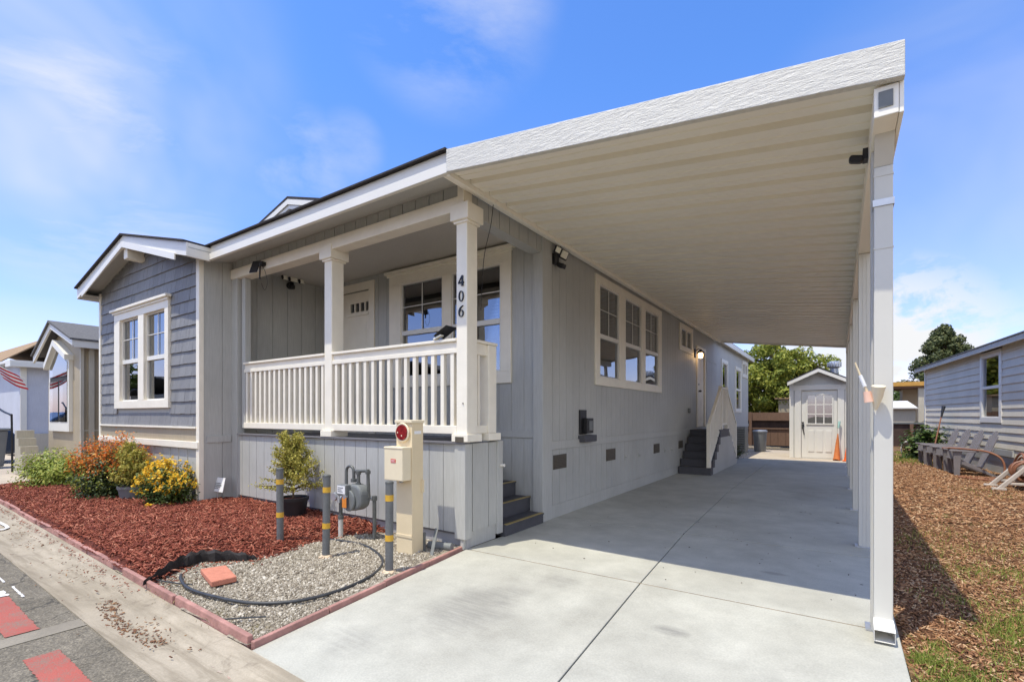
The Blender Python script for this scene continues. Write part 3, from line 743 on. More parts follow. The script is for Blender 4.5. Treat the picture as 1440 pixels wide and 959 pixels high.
mb = MB(); fb(mb, fS, YB + .2, 22.3, .9, 1.01, -.05, .02); mb.build('band_trim', M['siding_band'], H, bevel=.003)
mb = MB(); fb(mb, fS, YB - .04, YB + .2, .0, 3.74, -.12, .022); mb.build('corner_board', M['siding_band'], H, bevel=.003)
mb = MB(); mb.box(-13.2, XW - .06, 22.24, 22.3, 0, 3.74); mb.build('rear_wall', M['siding'], H)
mb = MB(); mb.box(WX0, WX0 + .06, WY + .06, 22.24, 0, 3.7); mb.build('far_side_wall', M['siding'], H)
# back wall of the porch
TW = (-5.92, -3.59, 1.78, 3.57)
mb = MB(); grooved(mb, fB, WX1, XW - .12, 0, 3.74, [(-5.66, -3.75, 1.93, 3.42), (-7.33, -6.40, 1.06, 3.44)], .2, .008, .06, .006); mb.build('porch_wall', M['siding'], H)
mb = MB(); fb(mb, fB, -4.35, XW - .125, 1.06, 1.15, 0, .02); mb.build('band_trim', M['siding_band'], H, bevel=.003)
# wing: left, right and front walls
gab = lambda u: 3.725 + .245 * (2.02 - abs(u + 9.69))
mb = MB(); grooved(mb, fWS, WY + .06, YB, .1, 3.70, (), .26, .014); fb(mb, fWS, WY + .06, YB, 0, .1, -.05, 0); mb.build('wing_side_wall', M['siding'], H)
mb = MB(); fb(mb, fWS, WY + .07, 3.76, .95, 1.05, 0, .018); mb.build('band_trim', M['siding_band'], H, bevel=.003)
mb = MB(); fb(mb, fW, WX0, WX1, 1.18, 3.58, -.06, -.02) if False else None
WIN = (-10.87, -8.64, 1.47, 3.20); WG = (1.60, 3.03)
mb = MB(); grooved(mb, fW, WX0, WX1, .1, gab, [(-10.63, -8.76, WG[0], WG[1])], .12, t=.06, gd=0); mb.build('wing_wall', M['siding_band'], H)
mb = MB(); grooved(mb, fW, WX0 + .05, WX1 - .1, .1, .86, (), .3, .012, t=-.002, gd=-.012); fb(mb, fW, WX0, WX1, 0, .1, 0, .02); mb.build('skirting', M['siding'], H)
mb = MB(); fb(mb, fW, WX0, WX1 - .002, .865, .965, 0, .05); mb.build('band_trim', M['trim'], H, bevel=.004)
mb = MB(); fb(mb, fW, WX0 + .06, WX1 - .09, .965, 1.155, 0, .015); mb.build('band_board', M['tan_wall'], H)
mb = MB(); fb(mb, fW, WX0 + .05, WX1 - .08, 1.155, 1.185, 0, .05); mb.build('band_trim', M['trim'], H, bevel=.003)
mb = MB(); fb(mb, fW, WX1 - .085, WX1 + .012, 0, 3.70, -.03, .035); mb.build('corner_board', M['trim'], H, bevel=.004)
mb = MB(); fb(mb, fW, WX0 - .02, WX0 + .06, 0, 3.66, -.14, .035); mb.build('corner_board', M['trim'], H, bevel=.004)
mb = MB(); z = 1.187; row = 0
while z < 4.1:
    u = WX0 + .062 + rnd.uniform(0, .02); z1 = z + .187
    while u < WX1 - .09:
        w = rnd.choice([.10, .13, .155, .18, .2]) * rnd.uniform(.9, 1.08); e = min(u + w, WX1 - .088)
        if e - u < .02: break
        for a, b in ((u, e),):
            pieces = [(a, b - .004)]
            if z < WIN[3] + .02 and z1 > WIN[2] - .0:
                pieces = []
                if a < WIN[0] + .02: pieces.append((a, min(b - .004, WIN[0] + .02)))
                if b > WIN[1] - .02: pieces.append((max(a, WIN[1] - .02), b - .004))
            for (p, q) in pieces:
                if q - p < .012: continue
                top = min(z1 + .02, gab((p + q) / 2) - .03)
                if top - z < .02: continue
                bt = z + rnd.uniform(-.003, .003); o1 = .03 + rnd.uniform(-.002, .002); y = WY
                mb.hexa([(p, y - o1, bt), (q, y - o1, bt), (q, y, bt), (p, y, bt), (p, y - .008, top), (q, y - .008, top), (q, y, top), (p, y, top)])
        u = e
    z += .187; row += 1
mb.build('shingle_cladding', M['shake'], H)
window(H, FR('-y', WY), WIN, [(-10.62, -9.80), (-9.57, -8.77)], WG, 2.29, True, True)
# the window trim must stand in front of the shingles
for o in list(C.objects):
    if o.name.startswith('window') and o.type == 'MESH' and o.parent == H:
        for v in o.data.vertices:
            if v.co.y + wloc(H)[1] < WY - .02: v.co.y -= .03
        for ch in o.children:
            if ch.name.startswith('header'):
                for v in ch.data.vertices: v.co.y -= .03
# porch floor, base, steps
mb = MB(); mb.box(WX1, -4.45, YP + .02, YB, .93, 1.05); mb.box(-4.45, XW - .02, YP + .02, 4.40, .93, 1.05); mb.build('porch_floor', M['ledge'], H)
mb = MB(); grooved(mb, fP, -7.52, XW - .0, .16, 1.06, (), .2, .008, t=.05, gd=.007); mb.build('porch_skirting', M['siding'], H)
mb = MB(); fb(mb, fP, -7.5, XW, -.05, .135, -.1, -.035); mb.build('skirting_board', M['concrete_skirt'], H)
mb = MB(); fb(mb, fP, -7.5, XW + .02, 1.06, 1.082, -.06, .03); fb(mb, fP, -7.5, XW - .05, .135, .16, -.09, -.02); mb.build('deck_edge', M['ledge'], H, bevel=.003)
fPS = FR('+x', XW)
mb = MB(); grooved(mb, fPS, YP + .0, 4.34, .16, 1.06, (), .28, .012, t=.05); fb(mb, fPS, YP, 4.34, 0, .16, -.05, -.012); mb.build('porch_skirting', M['siding'], H)
mb = MB(); fb(mb, fPS, YP - .012, YP + .1, .10, 1.06, -.12, .02); fb(mb, fPS, 4.34, 4.44, .05, 1.07, -.1, .02); mb.build('corner_board', M['siding_band'], H, bevel=.004)
mb = MB(); fb(mb, fP, -7.75, -7.52, .02, 3.5, -.1, .012); mb.build('corner_board', M['siding_band'], H, bevel=.004)
st = MB(); nz = MB()
for i in range(6):
    x1 = XW + .04 - .225 * i; z1 = .12 + .178 * i
    x0 = x1 - .25 if i < 5 else -4.45
    if i == 5: break
    st.box(-4.5 if i > 3 else x1 - .60, x1, 4.45, YB - .002 if i else YB + .06 - .11, z1 - .17 if i else 0, z1 - .012)
    st.box(x1 - .245, x1 + .012, 4.45, YB - .002 if i else YB - .052, z1 - .012, z1 + .008)
    nz.box(x1 - .028, x1 + .016, 4.47, YB - .012 if i else YB - .07, z1 + .0085, z1 + .014)
s1 = st.build('porch_steps', M['step'], H, bevel=.004); nz.build('nosing_strip', M['gold'], s1)
# posts, beam, frieze, ceiling
mb = MB(); mb.box(WX1, XW - .06, YP - .03, YP + .15, 3.41, 3.555); mb.build('porch_beam', M['trim'], H, bevel=.006)
mb = MB(); grooved(mb, fP, -7.66, XW - .07, 3.555, 3.77, (), .2, .012, t=.05); mb.build('frieze', M['siding'], H)
mb = MB(); grooved(mb, fPS, YP + .11, YB - .04, 3.41, 3.74, (), .2, .012, t=.16); mb.build('frieze', M['siding'], H)
mb = MB(); mb.box(XW - .07, XW + .012, YP - .025, YP + .11, 3.41, 3.76); mb.build('corner_board', M['trim'], H, bevel=.004)
mb = MB(); mb.box(WX1 + .001, XW - .16, YP + .15, YB - .001, 3.64, 3.68); mb.build('porch_ceiling', M['ceiling'], H)
def post(x0, x1):
    mb = MB(); y0, y1 = YP, YP + (x1 - x0) + .03
    mb.box(x0, x1, y0, y1, 1.16, 3.31)
    p = mb.build('porch_post', M['trim'], H, bevel=.008)
    c = MB(); c.box(x0 - .045, x1 + .045, y0 - .045, y1 + .045, 3.31, 3.475); c.box(x0 - .02, x1 + .02, y0 - .02, y1 + .02, 3.285, 3.31); c.build('capital', M['trim'], p, bevel=.006)
    b = MB(); b.box(x0 - .035, x1 + .035, y0 - .035, y1 + .035, 1.083, 1.16); b.build('post_base', M['trim'], p, bevel=.005)
    return p
pm = post(-5.405, -5.255); pr = post(-3.225, -3.085)
mb = MB(); mb.box(-7.47, -7.375, YP + .03, YP + .12, 1.16, 3.41); mb.build('half_post', M['siding_band'], H, bevel=.006)  # trim post coloured gray to put the porch shade into its paint
# railing
def rail(x0, x1, nb):
    t = MB(); t.box(x0, x1, YP - .01, YP + .10, 2.105, 2.135); t.box(x0, x1, YP + .02, YP + .055, 2.035, 2.105); t.box(x0, x1, YP + .005, YP + .06, 1.985, 2.035)
    r = t.build('railing', M['trim'], H, bevel=.005)
    b = MB(); b.box(x0, x1, YP + .0, YP + .07, 1.16, 1.245); b.build('bottom_rail', M['trim'], r, bevel=.005)
    step = (x1 - x0) / (nb + .0)
    for i in range(nb):
        u = x0 + step * (i + .5)
        k = MB(); k.box(u - .024, u + .024, YP + .012, YP + .058, 1.245, 1.985); k.build('baluster', M['trim'], r, bevel=.004)
    return r
rail(-7.36, -5.405, 16); rail(-5.255, -3.225, 15)
t = MB(); t.box(-3.215, -3.10, 3.965, 4.34, 2.105, 2.135); t.box(-3.19, -3.125, 3.965, 4.17, 1.985, 2.105)
r = t.build('railing', M['trim'], H, bevel=.005)
b = MB(); b.box(-3.2, -3.12, 3.965, 4.17, 1.16, 1.245); b.build('bottom_rail', M['trim'], r, bevel=.005)
k = MB(); k.box(-3.18, -3.135, 4.03, 4.07, 1.245, 1.985); k.build('baluster', M['trim'], r, bevel=.004)
k = MB(); k.box(-3.225, -3.095, 4.17, 4.31, 1.16, 2.10); k.build('newel_post', M['trim'], r, bevel=.006)
k = MB(); k.box(-3.245, -3.07, 4.14, 4.36, 1.083, 1.16); k.build('newel_base', M['trim'], r, bevel=.005)
mb = MB(); mb.box(-3.205, -3.10, YP - .043, YP - .034, 1.085, 1.135); mb.build('step_light', M['vent'], pr)
mb = MB(); mb.cyl((-3.135, YP - .008, 1.47), (-3.135, YP + .005, 1.47), .007, seg=8); mb.build('screw_cap', M['vent'], pr)
# house number, serif figures
def ring(mb, cx, cz, ax, az, bx, bz, y0, y1, shear=0, n=28):
    vs = []
    for y in (y0, y1):
        for k in range(n):
            t = 2 * math.pi * k / n; vs.append((cx + ax * math.cos(t), y, cz + az * math.sin(t)))
        for k in range(n):
            t = 2 * math.pi * k / n; vs.append((cx + bx * math.cos(t), y, cz + bz * math.sin(t)))
    fs = []
    for k in range(n):
        l = (k + 1) % n
        fs += [(k, l, n + l, n + k), (2 * n + k, 3 * n + k, 3 * n + l, 2 * n + l), (k, 2 * n + k, 2 * n + l, l), (n + k, n + l, 3 * n + l, 3 * n + k)]
    mb.add(vs, fs)
def stroke(mb, pts, y0, y1):
    """pts: (x, z, halfwidth) ribbon"""
    L = []; Rr = []
    for i, (x, z, w) in enumerate(pts):
        a = pts[max(i - 1, 0)]; b = pts[min(i + 1, len(pts) - 1)]; d = Vector((b[0] - a[0], b[1] - a[1])).normalized()
        L.append((x - d.y * w, z + d.x * w)); Rr.append((x + d.y * w, z - d.x * w))
    for i in range(len(pts) - 1):
        q = [L[i], Rr[i], Rr[i + 1], L[i + 1]]
        mb.add([(p[0], y0, p[1]) for p in q] + [(p[0], y1, p[1]) for p in q], [(0, 1, 2, 3), (7, 6, 5, 4), (0, 4, 5, 1), (1, 5, 6, 2), (2, 6, 7, 3), (3, 7, 4, 0)])
cxn = -3.155; ya, yb = YP - .012, YP - .001; h = .052
m4 = MB(); cz = 2.705
stroke(m4, [(cxn + .016, cz + h, .009), (cxn + .016, cz - h, .009)], ya, yb)
stroke(m4, [(cxn + .012, cz + h, .004), (cxn - .034, cz - .020, .005)], ya - .001, yb - .001)
stroke(m4, [(cxn - .036, cz - .020, .0075), (cxn + .036, cz - .020, .0075)], ya - .002, yb - .002)
stroke(m4, [(cxn + .0, cz - h + .003, .003), (cxn + .034, cz - h + .003, .003)], ya - .003, yb - .003)
m0 = MB(); ring(m0, cxn, 2.55, .033, h + .002, .019, h - .005, ya, yb)
m6 = MB(); cz = 2.395; ring(m6, cxn, cz - .018, .033, .036, .0185, .030, ya, yb)
stroke(m6, [(cxn - .027, cz - .016, .0075), (cxn - .024, cz + .010, .0085), (cxn - .012, cz + .034, .0075), (cxn + .008, cz + .050, .005), (cxn + .026, cz + .057, .003)], ya - .001, yb - .001)
for mm in (m4, m0, m6): mm.build('house_number', M['black'], pr)
# porch window, front door
window(H, fB, TW, [(-5.66, -4.80), (-4.63, -3.76)], (1.94, 3.39), 2.62, True, True)
mb = MB(); fb(mb, fB, -7.44, -7.31, 1.05, 3.56, 0, .03); fb(mb, fB, -6.41, -6.28, 1.05, 3.56, 0, .03); fb(mb, fB, -7.31, -6.41, 3.43, 3.56, 0, .03)
df = mb.build('front_door', M['trim'], H, bevel=.004)
mb = MB()
lit = [(-6.93 + .128 * i + .012, -6.93 + .128 * i + .112) for i in range(4)]
us = [-7.30] + [e for l in lit for e in l] + [-6.42]
for a, b in zip(us[0::2], us[1::2]): fb(mb, fB, a, b, 3.09, 3.24, -.05, -.01)
fb(mb, fB, -7.30, -6.42, 1.06, 3.09, -.05, -.01); fb(mb, fB, -7.30, -6.42, 3.24, 3.42, -.05, -.01)
fb(mb, fB, -7.0, -6.43, 3.02, 3.06, -.01, .018)
for a, b in ((-7.22, -6.95), (-6.82, -6.5)): fb(mb, fB, a, b, 1.2, 2.9, -.01, -.004)
dl = mb.build('door_leaf', M['trim'], df, bevel=.003)
mb = MB()
for a, b in lit: fb(mb, fB, a, b, 3.09, 3.24, -.04, -.03)
mb.build('pane', M['glass'], df); mb = MB(); fb(mb, fB, -7.32, -6.4, 3.0, 3.35, -.2, -.1); mb.build('interior', M['interior'], df)
mb = MB(); q = fB(-7.2, 2.0, .0); mb.cyl((q[0], q[1] + .012, 2.0), (q[0], q[1] - .03, 2.0), .025); mb.lathe([(.0, -.03), (.02, -.025), (.03, 0), (.02, .025), (.0, .03)], (q[0], q[1] - .05, 2.0)); mb.build('handle', M['galv'], df, smooth=True)
# side windows and door
window(H, fS, TRI, TP, (1.95, 3.41), 2.60, True, False)
window(H, fS, SM, [(11.85, 12.33), (12.36, 12.82)], (3.01, 3.44), None, False, False, blind=False)
for Bx in (B1, B2): window(H, fS, Bx, [(Bx[0] + .12, Bx[1] - .12)], (Bx[2] + .12, Bx[3] - .12), (Bx[2] + Bx[3]) / 2 if Bx is B2 else None, False, False, mats=('white', 'white'), blind=False)
window(H, fS, B3, [(B3[0] + .12, (B3[0] + B3[1]) / 2 - .03), ((B3[0] + B3[1]) / 2 + .03, B3[1] - .12)], (B3[2] + .12, B3[3] - .12), None, False, False, mats=('white', 'white'), blind=False)
mb = MB(); fb(mb, fS, 13.40, 13.52, 1.04, 3.2, 0, .03); fb(mb, fS, 14.30, 14.42, 1.04, 3.2, 0, .03); fb(mb, fS, 13.52, 14.30, 3.06, 3.2, 0, .03)
df = mb.build('side_door', M['trim'], H, bevel=.004)
mb = MB(); fb(mb, fS, 13.52, 14.30, 1.05, 3.06, -.05, -.012)
for (a, b, c, d) in ((13.6, 13.86, 1.2, 1.8), (13.96, 14.22, 1.2, 1.8), (13.6, 13.86, 2.0, 2.9), (13.96, 14.22, 2.0, 2.9)): fb(mb, fS, a, b, c, d, -.012, -.004)
mb.build('door_leaf', M['trim'], df, bevel=.003)
mb = MB(); mb.cyl((XW - .012, 13.62, 2.0), (XW + .05, 13.62, 2.0), .022); mb.cyl((XW - .012, 13.62, 2.18), (XW + .02, 13.62, 2.18), .026); mb.lathe([(.0, -.03), (.022, -.02), (.03, 0), (.022, .02), (.0, .03)], (XW + .06, 13.62, 2.0)); mb.build('handle', M['vent'], df, smooth=True)
mb = MB(); fb(mb, fS, 14.52, 15.86, 1.05, 2.9, 0, .02); fb(mb, fS, 14.48, 15.9, 2.9, 2.95, 0, .03); fb(mb, fS, 15.185, 15.195, 1.1, 2.88, .02, .022); mb.build('closet_door', M['siding_band'], H, bevel=.003)
# vents, hatches, outlet
for (a, b, c, d) in ((5.62, 5.99, .635, .825), (7.38, 7.76, .61, .80), (9.82, 10.19, .575, .765), (11.67, 12.03, .57, .75), (15.95, 16.3, .57, .75)):
    mb = MB(); fb(mb, fS, a, b, c, d, -.005, .008)
    n = 8
    for i in range(n):
        v = c + .012 + (d - c - .024) * i / n; fb(mb, fS, a + .012, b - .012, v, v + .009, .008, .016)
    mb.build('foundation_vent', M['vent'], H)
for (a, z) in ((8.22, .62), (8.9, .6), (10.55, .6), (11.05, .58)):
    mb = MB(); fb(mb, fS, a - .02, a + .02, z - .05, z + .05, -.005, .012); mb.cyl(fS(a, z, .01), fS(a, z, .045), .012, seg=8); mb.build('hatch_latch', M['siding_band'], H)
mb = MB(); fb(mb, fS, 12.52, 12.64, 1.41, 1.53, -.005, .05); mb.build('outlet_cover', M['meter'], H, bevel=.008)
mb = MB(); mb.cyl((-3.10, 4.40, .80), (-3.05, 4.40, .80), .016, seg=10); mb.build('reflector', M['white'], H)
# main fascia, soffit and roofs
FX0, FX1, FY = -7.46, -2.955, 3.35
mb = MB(); mb.box(FX0, FX1, FY + .018, FY + .045, 3.65, 3.757); mb.build('fascia', M['white'], H)
mb = MB(); mb.box(FX0 + .0, FX1, FY - .005, FY + .04, 3.558, 3.65); mb.build('fascia_trim', M['white'], H, bevel=.004)
mb = MB(); mb.hexa([(WX1, FY + .04, 3.585), (FX1, FY + .04, 3.585), (FX1, YP + .04, 3.69), (WX1, YP + .04, 3.69), (WX1, FY + .04, 3.60), (FX1, FY + .04, 3.60), (FX1, YP + .04, 3.72), (WX1, YP + .04, 3.72)]); mb.build('soffit', M['siding_band'], H)
mb = MB(); mb.hexa([(FX0 - .05, FY - .035, 3.757), (FX1, FY - .035, 3.757), (FX1, 6.0, 3.86), (FX0 - .05, 6.0, 4.2), (FX0 - .05, FY - .035, 3.775), (FX1, FY - .035, 3.775), (FX1, 6.0, 3.89), (FX0 - .05, 6.0, 4.23)]); mb.build('porch_roof', M['roof'], H)
RX, RZ, EZ = -8.05, 5.16, 3.74
sl_ = (RZ - EZ) / (RX * -1 - 2.955)
mb = MB()
mb.prism([(-13.1, EZ), (RX, RZ), (FX1, EZ), (FX1, EZ + .03), (RX, RZ + .04), (-13.1, EZ + .03)], 4.9, 22.7); mb.build('main_roof', M['roof'], H)
mb = MB()
for s in (-1, 1):
    xe = RX + s * 5.09
    mb.prism([(RX, RZ - .17), (xe, EZ - .17), (xe, EZ - .003), (RX, RZ - .003)] if s > 0 else [(xe, EZ - .17), (RX, RZ - .17), (RX, RZ - .003), (xe, EZ - .003)], 4.93, 4.96)
    mb.prism([(RX, RZ - .10), (xe, EZ - .10), (xe, EZ - .003), (RX, RZ - .003)] if s > 0 else [(xe, EZ - .10), (RX, RZ - .10), (RX, RZ - .003), (xe, EZ - .003)], 4.905, 4.928)
mb.build('rake_board', M['white'], H)
mb = MB(); mb.prism([(-13.0, 3.75), (-3.0, 3.75), (RX, RZ - .03)], 5.3, 5.33); mb.build('gable_wall', M['siding'], H)
mb = MB(); mb.box(RX - .08, RX + .08, 4.97, 5.3, RZ - .32, RZ - .17); mb.build('ridge_beam', M['white'], H)
mb = MB(); mb.box(XW, FX1 - .001, 15.75, 22.7, 3.66, 3.738); mb.box(FX1 - .001, FX1 + .02, 15.75, 22.7, 3.58, 3.738); mb.build('eave_trim', M['white'], H)
# wing roof
GX, GZ, GE, GY = -9.70, 4.285, 3.735, 3.04
gl, gr_ = -11.96, -7.44
mb = MB(); mb.prism([(gl, GE - .002), (GX, GZ), (gr_, GE - .002), (gr_, GE + .022), (GX, GZ + .026), (gl, GE + .022)], GY - .03, 7.2); mb.build('wing_roof', M['roof'], H)
mb = MB()
def rake(mb, d0, d1, y0, y1, e0=0):
    mb.prism([(GX, GZ - d1), (gr_ - e0, GE - d1), (gr_ - e0, GE - d0), (GX, GZ - d0)], y0, y1); mb.prism([(gl + e0, GE - d1), (GX - .001, GZ - d1), (GX - .001, GZ - d0), (gl + e0, GE - d0)], y0, y1)
rake(mb, .004, .19, GY + .015, GY + .04); mb.build('rake_board', M['white'], H)
mb = MB(); rake(mb, .10, .197, GY - .006, GY + .013, .32); mb.build('rake_trim', M['white'], H, bevel=.003)
mb = MB(); rake(mb, .06, .075, GY + .04, 3.6); mb.build('wing_soffit', M['siding_band'], H)
mb = MB(); mb.box(gr_ - .03, gr_ - .002, GY + .04, FY + .02, GE - .19, GE - .004); mb.build('fascia', M['white'], H); mb = MB(); mb.box(gl + .002, gl + .03, GY + .04, 7.2, GE - .19, GE - .004); mb.build('fascia', M['white'], H)
mb = MB(); mb.box(gl + .03, WX0, GY + .045, 7.0, GE - .135, GE - .12); mb.box(WX1, gr_ - .03, GY + .045, FY + .0, GE - .135, GE - .12); mb.build('soffit', M['siding_band'], H)
mb = MB(); mb.box(GX - .075, GX + .075, GY + .05, WY, GZ - .37, GZ - .2); mb.prism([(GX - .075, GZ - .2), (GX + .075, GZ - .2), (GX + .075, GZ - .19), (GX, GZ - .18), (GX - .075, GZ - .19)], GY + .05, WY); mb.build('ridge_beam', M['trim'], H, bevel=.005)

# ------------------------------------------------------------------ carport
CY0, CY1 = 3.35, 15.7; CXL, CXR = -2.95, .295
zl = lambda x: 3.585 + (3.185 - 3.585) * (x - CXL) / (.30 - CXL)
cp = empty('carport', (.24, CY0, 0), 'white metal attached carport with ribbed cream underside and tall square posts', 'carport')
mb = MB()
prof = []; y = CY0 + .04; per = .305
while y < CY1 - .01:
    for (dy, dz_) in ((0, 0.), (.095, 0.), (.10, .012), (.112, .012), (.117, 0.), (.205, 0.), (.210, .015), (.222, .015), (.226, .06), (.292, .06), (.297, 0.)):
        if y + dy < CY1: prof.append((y + dy, dz_))
    y += per
n = len(prof); vs = []
for (yy, d) in prof: vs += [(CXL, yy, zl(CXL) + d), (.285, yy, zl(.285) + d)]
for (yy, d) in prof: vs += [(CXL, yy, zl(CXL) + .085), (.285, yy, zl(.285) + .085)]
fs = [(2 * i, 2 * i + 1, 2 * i + 3, 2 * i + 2) for i in range(n - 1)] + [(2 * n + 2 * i, 2 * n + 2 * i + 2, 2 * n + 2 * i + 3, 2 * n + 2 * i + 1) for i in range(n - 1)]
fs += [(2 * i, 2 * i + 2, 2 * n + 2 * i + 2, 2 * n + 2 * i) for i in range(n - 1)] + [(2 * i + 1, 2 * n + 2 * i + 1, 2 * n + 2 * i + 3, 2 * i + 3) for i in range(n - 1)]
fs += [(0, 2 * n, 2 * n + 1, 1), (2 * n - 2, 2 * n - 1, 4 * n - 1, 4 * n - 2)]
mb.add(vs, fs); mb.build('roof_panel', M['pan'], cp)
mb = MB(); mb.hexa([(FX1 + .001, CY0 - .02, 3.556), (.297, CY0 - .02, 3.168), (.297, CY0 + .03, 3.168), (FX1 + .001, CY0 + .03, 3.556), (FX1 + .001, CY0 - .02, 3.762), (.297, CY0 - .02, 3.362), (.297, CY0 + .03, 3.362), (FX1 + .001, CY0 + .03, 3.762)])
f_ = mb.build('fascia', M['fascia'], cp, bevel=.004)
mb = MB(); mb.hexa([(FX1 + .02, CY1, 3.54), (.29, CY1, 3.13), (.29, CY1 + .03, 3.13), (FX1 + .02, CY1 + .03, 3.54), (FX1 + .02, CY1, 3.70), (.29, CY1, 3.29), (.29, CY1 + .03, 3.29), (FX1 + .02, CY1 + .03, 3.70)]); mb.build('rear_fascia', M['white'], cp)
mb = MB(); mb.box(-3.1, -2.955, CY0 + .05, CY1, 3.60, 3.625); mb.box(-2.99, -2.955, CY0 + .03, CY1, 3.545, 3.60); mb.build('wall_rail', M['pan'], cp)
mb = MB(); mb.box(.165, .275, CY0 + .03, CY1, 3.005, 3.17); mb.box(.277, .297, CY0 + .03, CY1, 3.0, 3.34); mb.build('eave_beam', M['pan'], cp, bevel=.004)
mb = MB(); mb.box(.185, .25, CY0 + .024, CY0 + .029, 3.05, 3.14); mb.build('beam_end', M['meter'], cp)
for i in range(6):
    yy = 3.80 + 2.33 * i
    mb = MB(); x0, x1 = .172, .272
    mb.box(x0, x1, yy, yy + .09, 0, 3.0)
    for q in (.035, .065): mb.box(x0 + q - .0, x0 + q + .004, yy - .003, yy, .02, 2.98); 
    mb.box(x0 - .003, x0, yy + .03, yy + .06, .02, 2.98)
    p = mb.build('carport_post', M['post'], cp, bevel=.006)
    b = MB(); b.box(x0 - .03, x1 + .02, yy - .02, yy + .11, .001, .012)
    b.build('base_plate', M['galv'], p)
mb = MB(); mb.box(.180, .274, 3.70, 3.78, .10, 2.86); ds = mb.build('downspout', M['post'], cp, bevel=.006)
mb = MB(); mb.hexa([(.180, 3.70, 2.86), (.274, 3.70, 2.86), (.274, 3.78, 2.86), (.180, 3.78, 2.86), (.18, 3.55, 3.04), (.274, 3.55, 3.04), (.274, 3.63, 3.06), (.18, 3.63, 3.06)])
mb.build('upper_spout', M['post'], ds)
for z in (2.80, 2.36):
    mb = MB(); mb.box(.178, .276, 3.697, 3.782, z, z + .010); mb.build('strap', M['post'], ds)
mb = MB(); mb.box(.174, .28, 3.693, 3.787, 2.62, 2.66); mb.build('strap', M['galv'], ds)
mb = MB()   # open elbow at the foot
def duct(mb, secs, t=.004):
    """open rectangular duct through sections of 4 points"""
    for a, b in zip(secs, secs[1:]):
        for k in range(4):
            l = (k + 1) % 4
            ca = sum((Vector(p) for p in a), Vector()) / 4; cb = sum((Vector(p) for p in b), Vector()) / 4
            ia = [Vector(p) + (ca - Vector(p)).normalized() * t for p in a]; ib = [Vector(p) + (cb - Vector(p)).normalized() * t for p in b]
            mb.add([a[k], a[l], b[l], b[k], ia[k], ia[l], ib[l], ib[k]], [(0, 1, 2, 3), (7, 6, 5, 4), (0, 4, 5, 1), (1, 5, 6, 2), (2, 6, 7, 3), (3, 7, 4, 0)])
duct(mb, [[(.180, 3.70, .12), (.274, 3.70, .12), (.274, 3.78, .12), (.180, 3.78, .12)], [(.176, 3.67, .105), (.278, 3.67, .105), (.278, 3.775, .03), (.176, 3.775, .03)], [(.176, 3.585, .085), (.278, 3.585, .085), (.278, 3.60, .012), (.176, 3.60, .012)]])
mb.build('elbow', M['white'], ds)

# side door steps with solid railing, both flights
sd = empty('side_steps', (-2.72, 13.2, 0), 'gray side door steps with cream railing rising to a landing under the carport', 'steps')
XA, XB = -3.09, -2.40
mb = MB(); w = MB()
YA = 11.55; nst = 6; run = .215; rise = 1.0 / nst
panel = [(YA + .03, 0)]
for i in range(nst):
    a = YA + run * i; zt = rise * (i + 1)
    mb.box(XA, XB + .03, a - .015, (a + run) if i < nst - 1 else 13.75, zt - .03, zt); mb.box(XA, XB + .022, a, a + run + .03 if i < nst - 1 else 13.74, max(zt - rise - .02, .0), zt - .03)
    panel += [(a + .03, zt - rise - .005), (a + run + .03, zt - rise - .005)] if i else [(a + run + .03, 0)]
panel = [(YA + .03, 0.), (YA + run + .03, 0.)]
panel = []
for i in range(1, nst): panel += [(YA + run * i + .03, rise * i - .02), (YA + run * (i + 1) + .03, rise * i - .02)]
panel[-1] = (13.74, rise * (nst - 1) - .02)
YZ = 15.0; nb = 6; run2 = (YZ - 13.75) / nb
back = []
for i in range(nb - 1):
    b = YZ - run2 * i; zt = rise * (i + 1)
    mb.box(XA, XB - .01, b - run2, b + .015, zt - .03, zt); mb.box(XA, XB - .03, b - .03, b, zt - rise, zt - .03)
    back = [(b - run2, zt - .031), (b, zt - .031)] + back
mb.build('treads', M['step'], sd, bevel=.003)
poly = [(YA + run + .03, 0.)] + panel + back + [(YZ, 0.)]
poly = [p for k, p in enumerate(poly) if k == 0 or p != poly[k - 1]]
w.prism(poly[::-1], XB - .012, XB + .019, 'x'); w.build('side_panel', M['siding'], sd)
mb = MB(); PX0 = XB - .05
def slat_rail(p0, p1, h):
    mb = MB(); mb.bar((XB - .02, p0[0], p0[1] + h), (XB - .02, p1[0], p1[1] + h), .07, .05); mb.bar((XB - .02, p0[0], p0[1] + .1), (XB - .02, p1[0], p1[1] + .1), .045, .05)
    n = max(3, int(abs(p1[0] - p0[0]) / .14))
    r = mb.build('railing', M['trim'], sd, bevel=.004)
    for i in range(n):
        t = (i + .5) / n; y = p0[0] + (p1[0] - p0[0]) * t; z = p0[1] + (p1[1] - p0[1]) * t
        k = MB(); k.box(XB - .038, XB - .002, y - .035, y + .035, z + .1, z + h - .02); k.build('baluster', M['trim'], r)
slat_rail((YA + .05, rise), (12.88, 1.03), 1.0); slat_rail((12.92, 1.03), (13.62, 1.03), 1.0); slat_rail((13.66, 1.03), (YZ - .05, rise), .95)
for y, z0, z1 in ((YA + .04, rise, rise + .99), (12.90, 1.0, 2.08), (13.64, 1.0, 2.08), (YZ - .06, .17, 1.13)):
    k = MB(); k.box(XB - .07, XB + .015, y - .045, y + .045, z0, z1); k.build('railing_post', M['trim'], sd, bevel=.005)

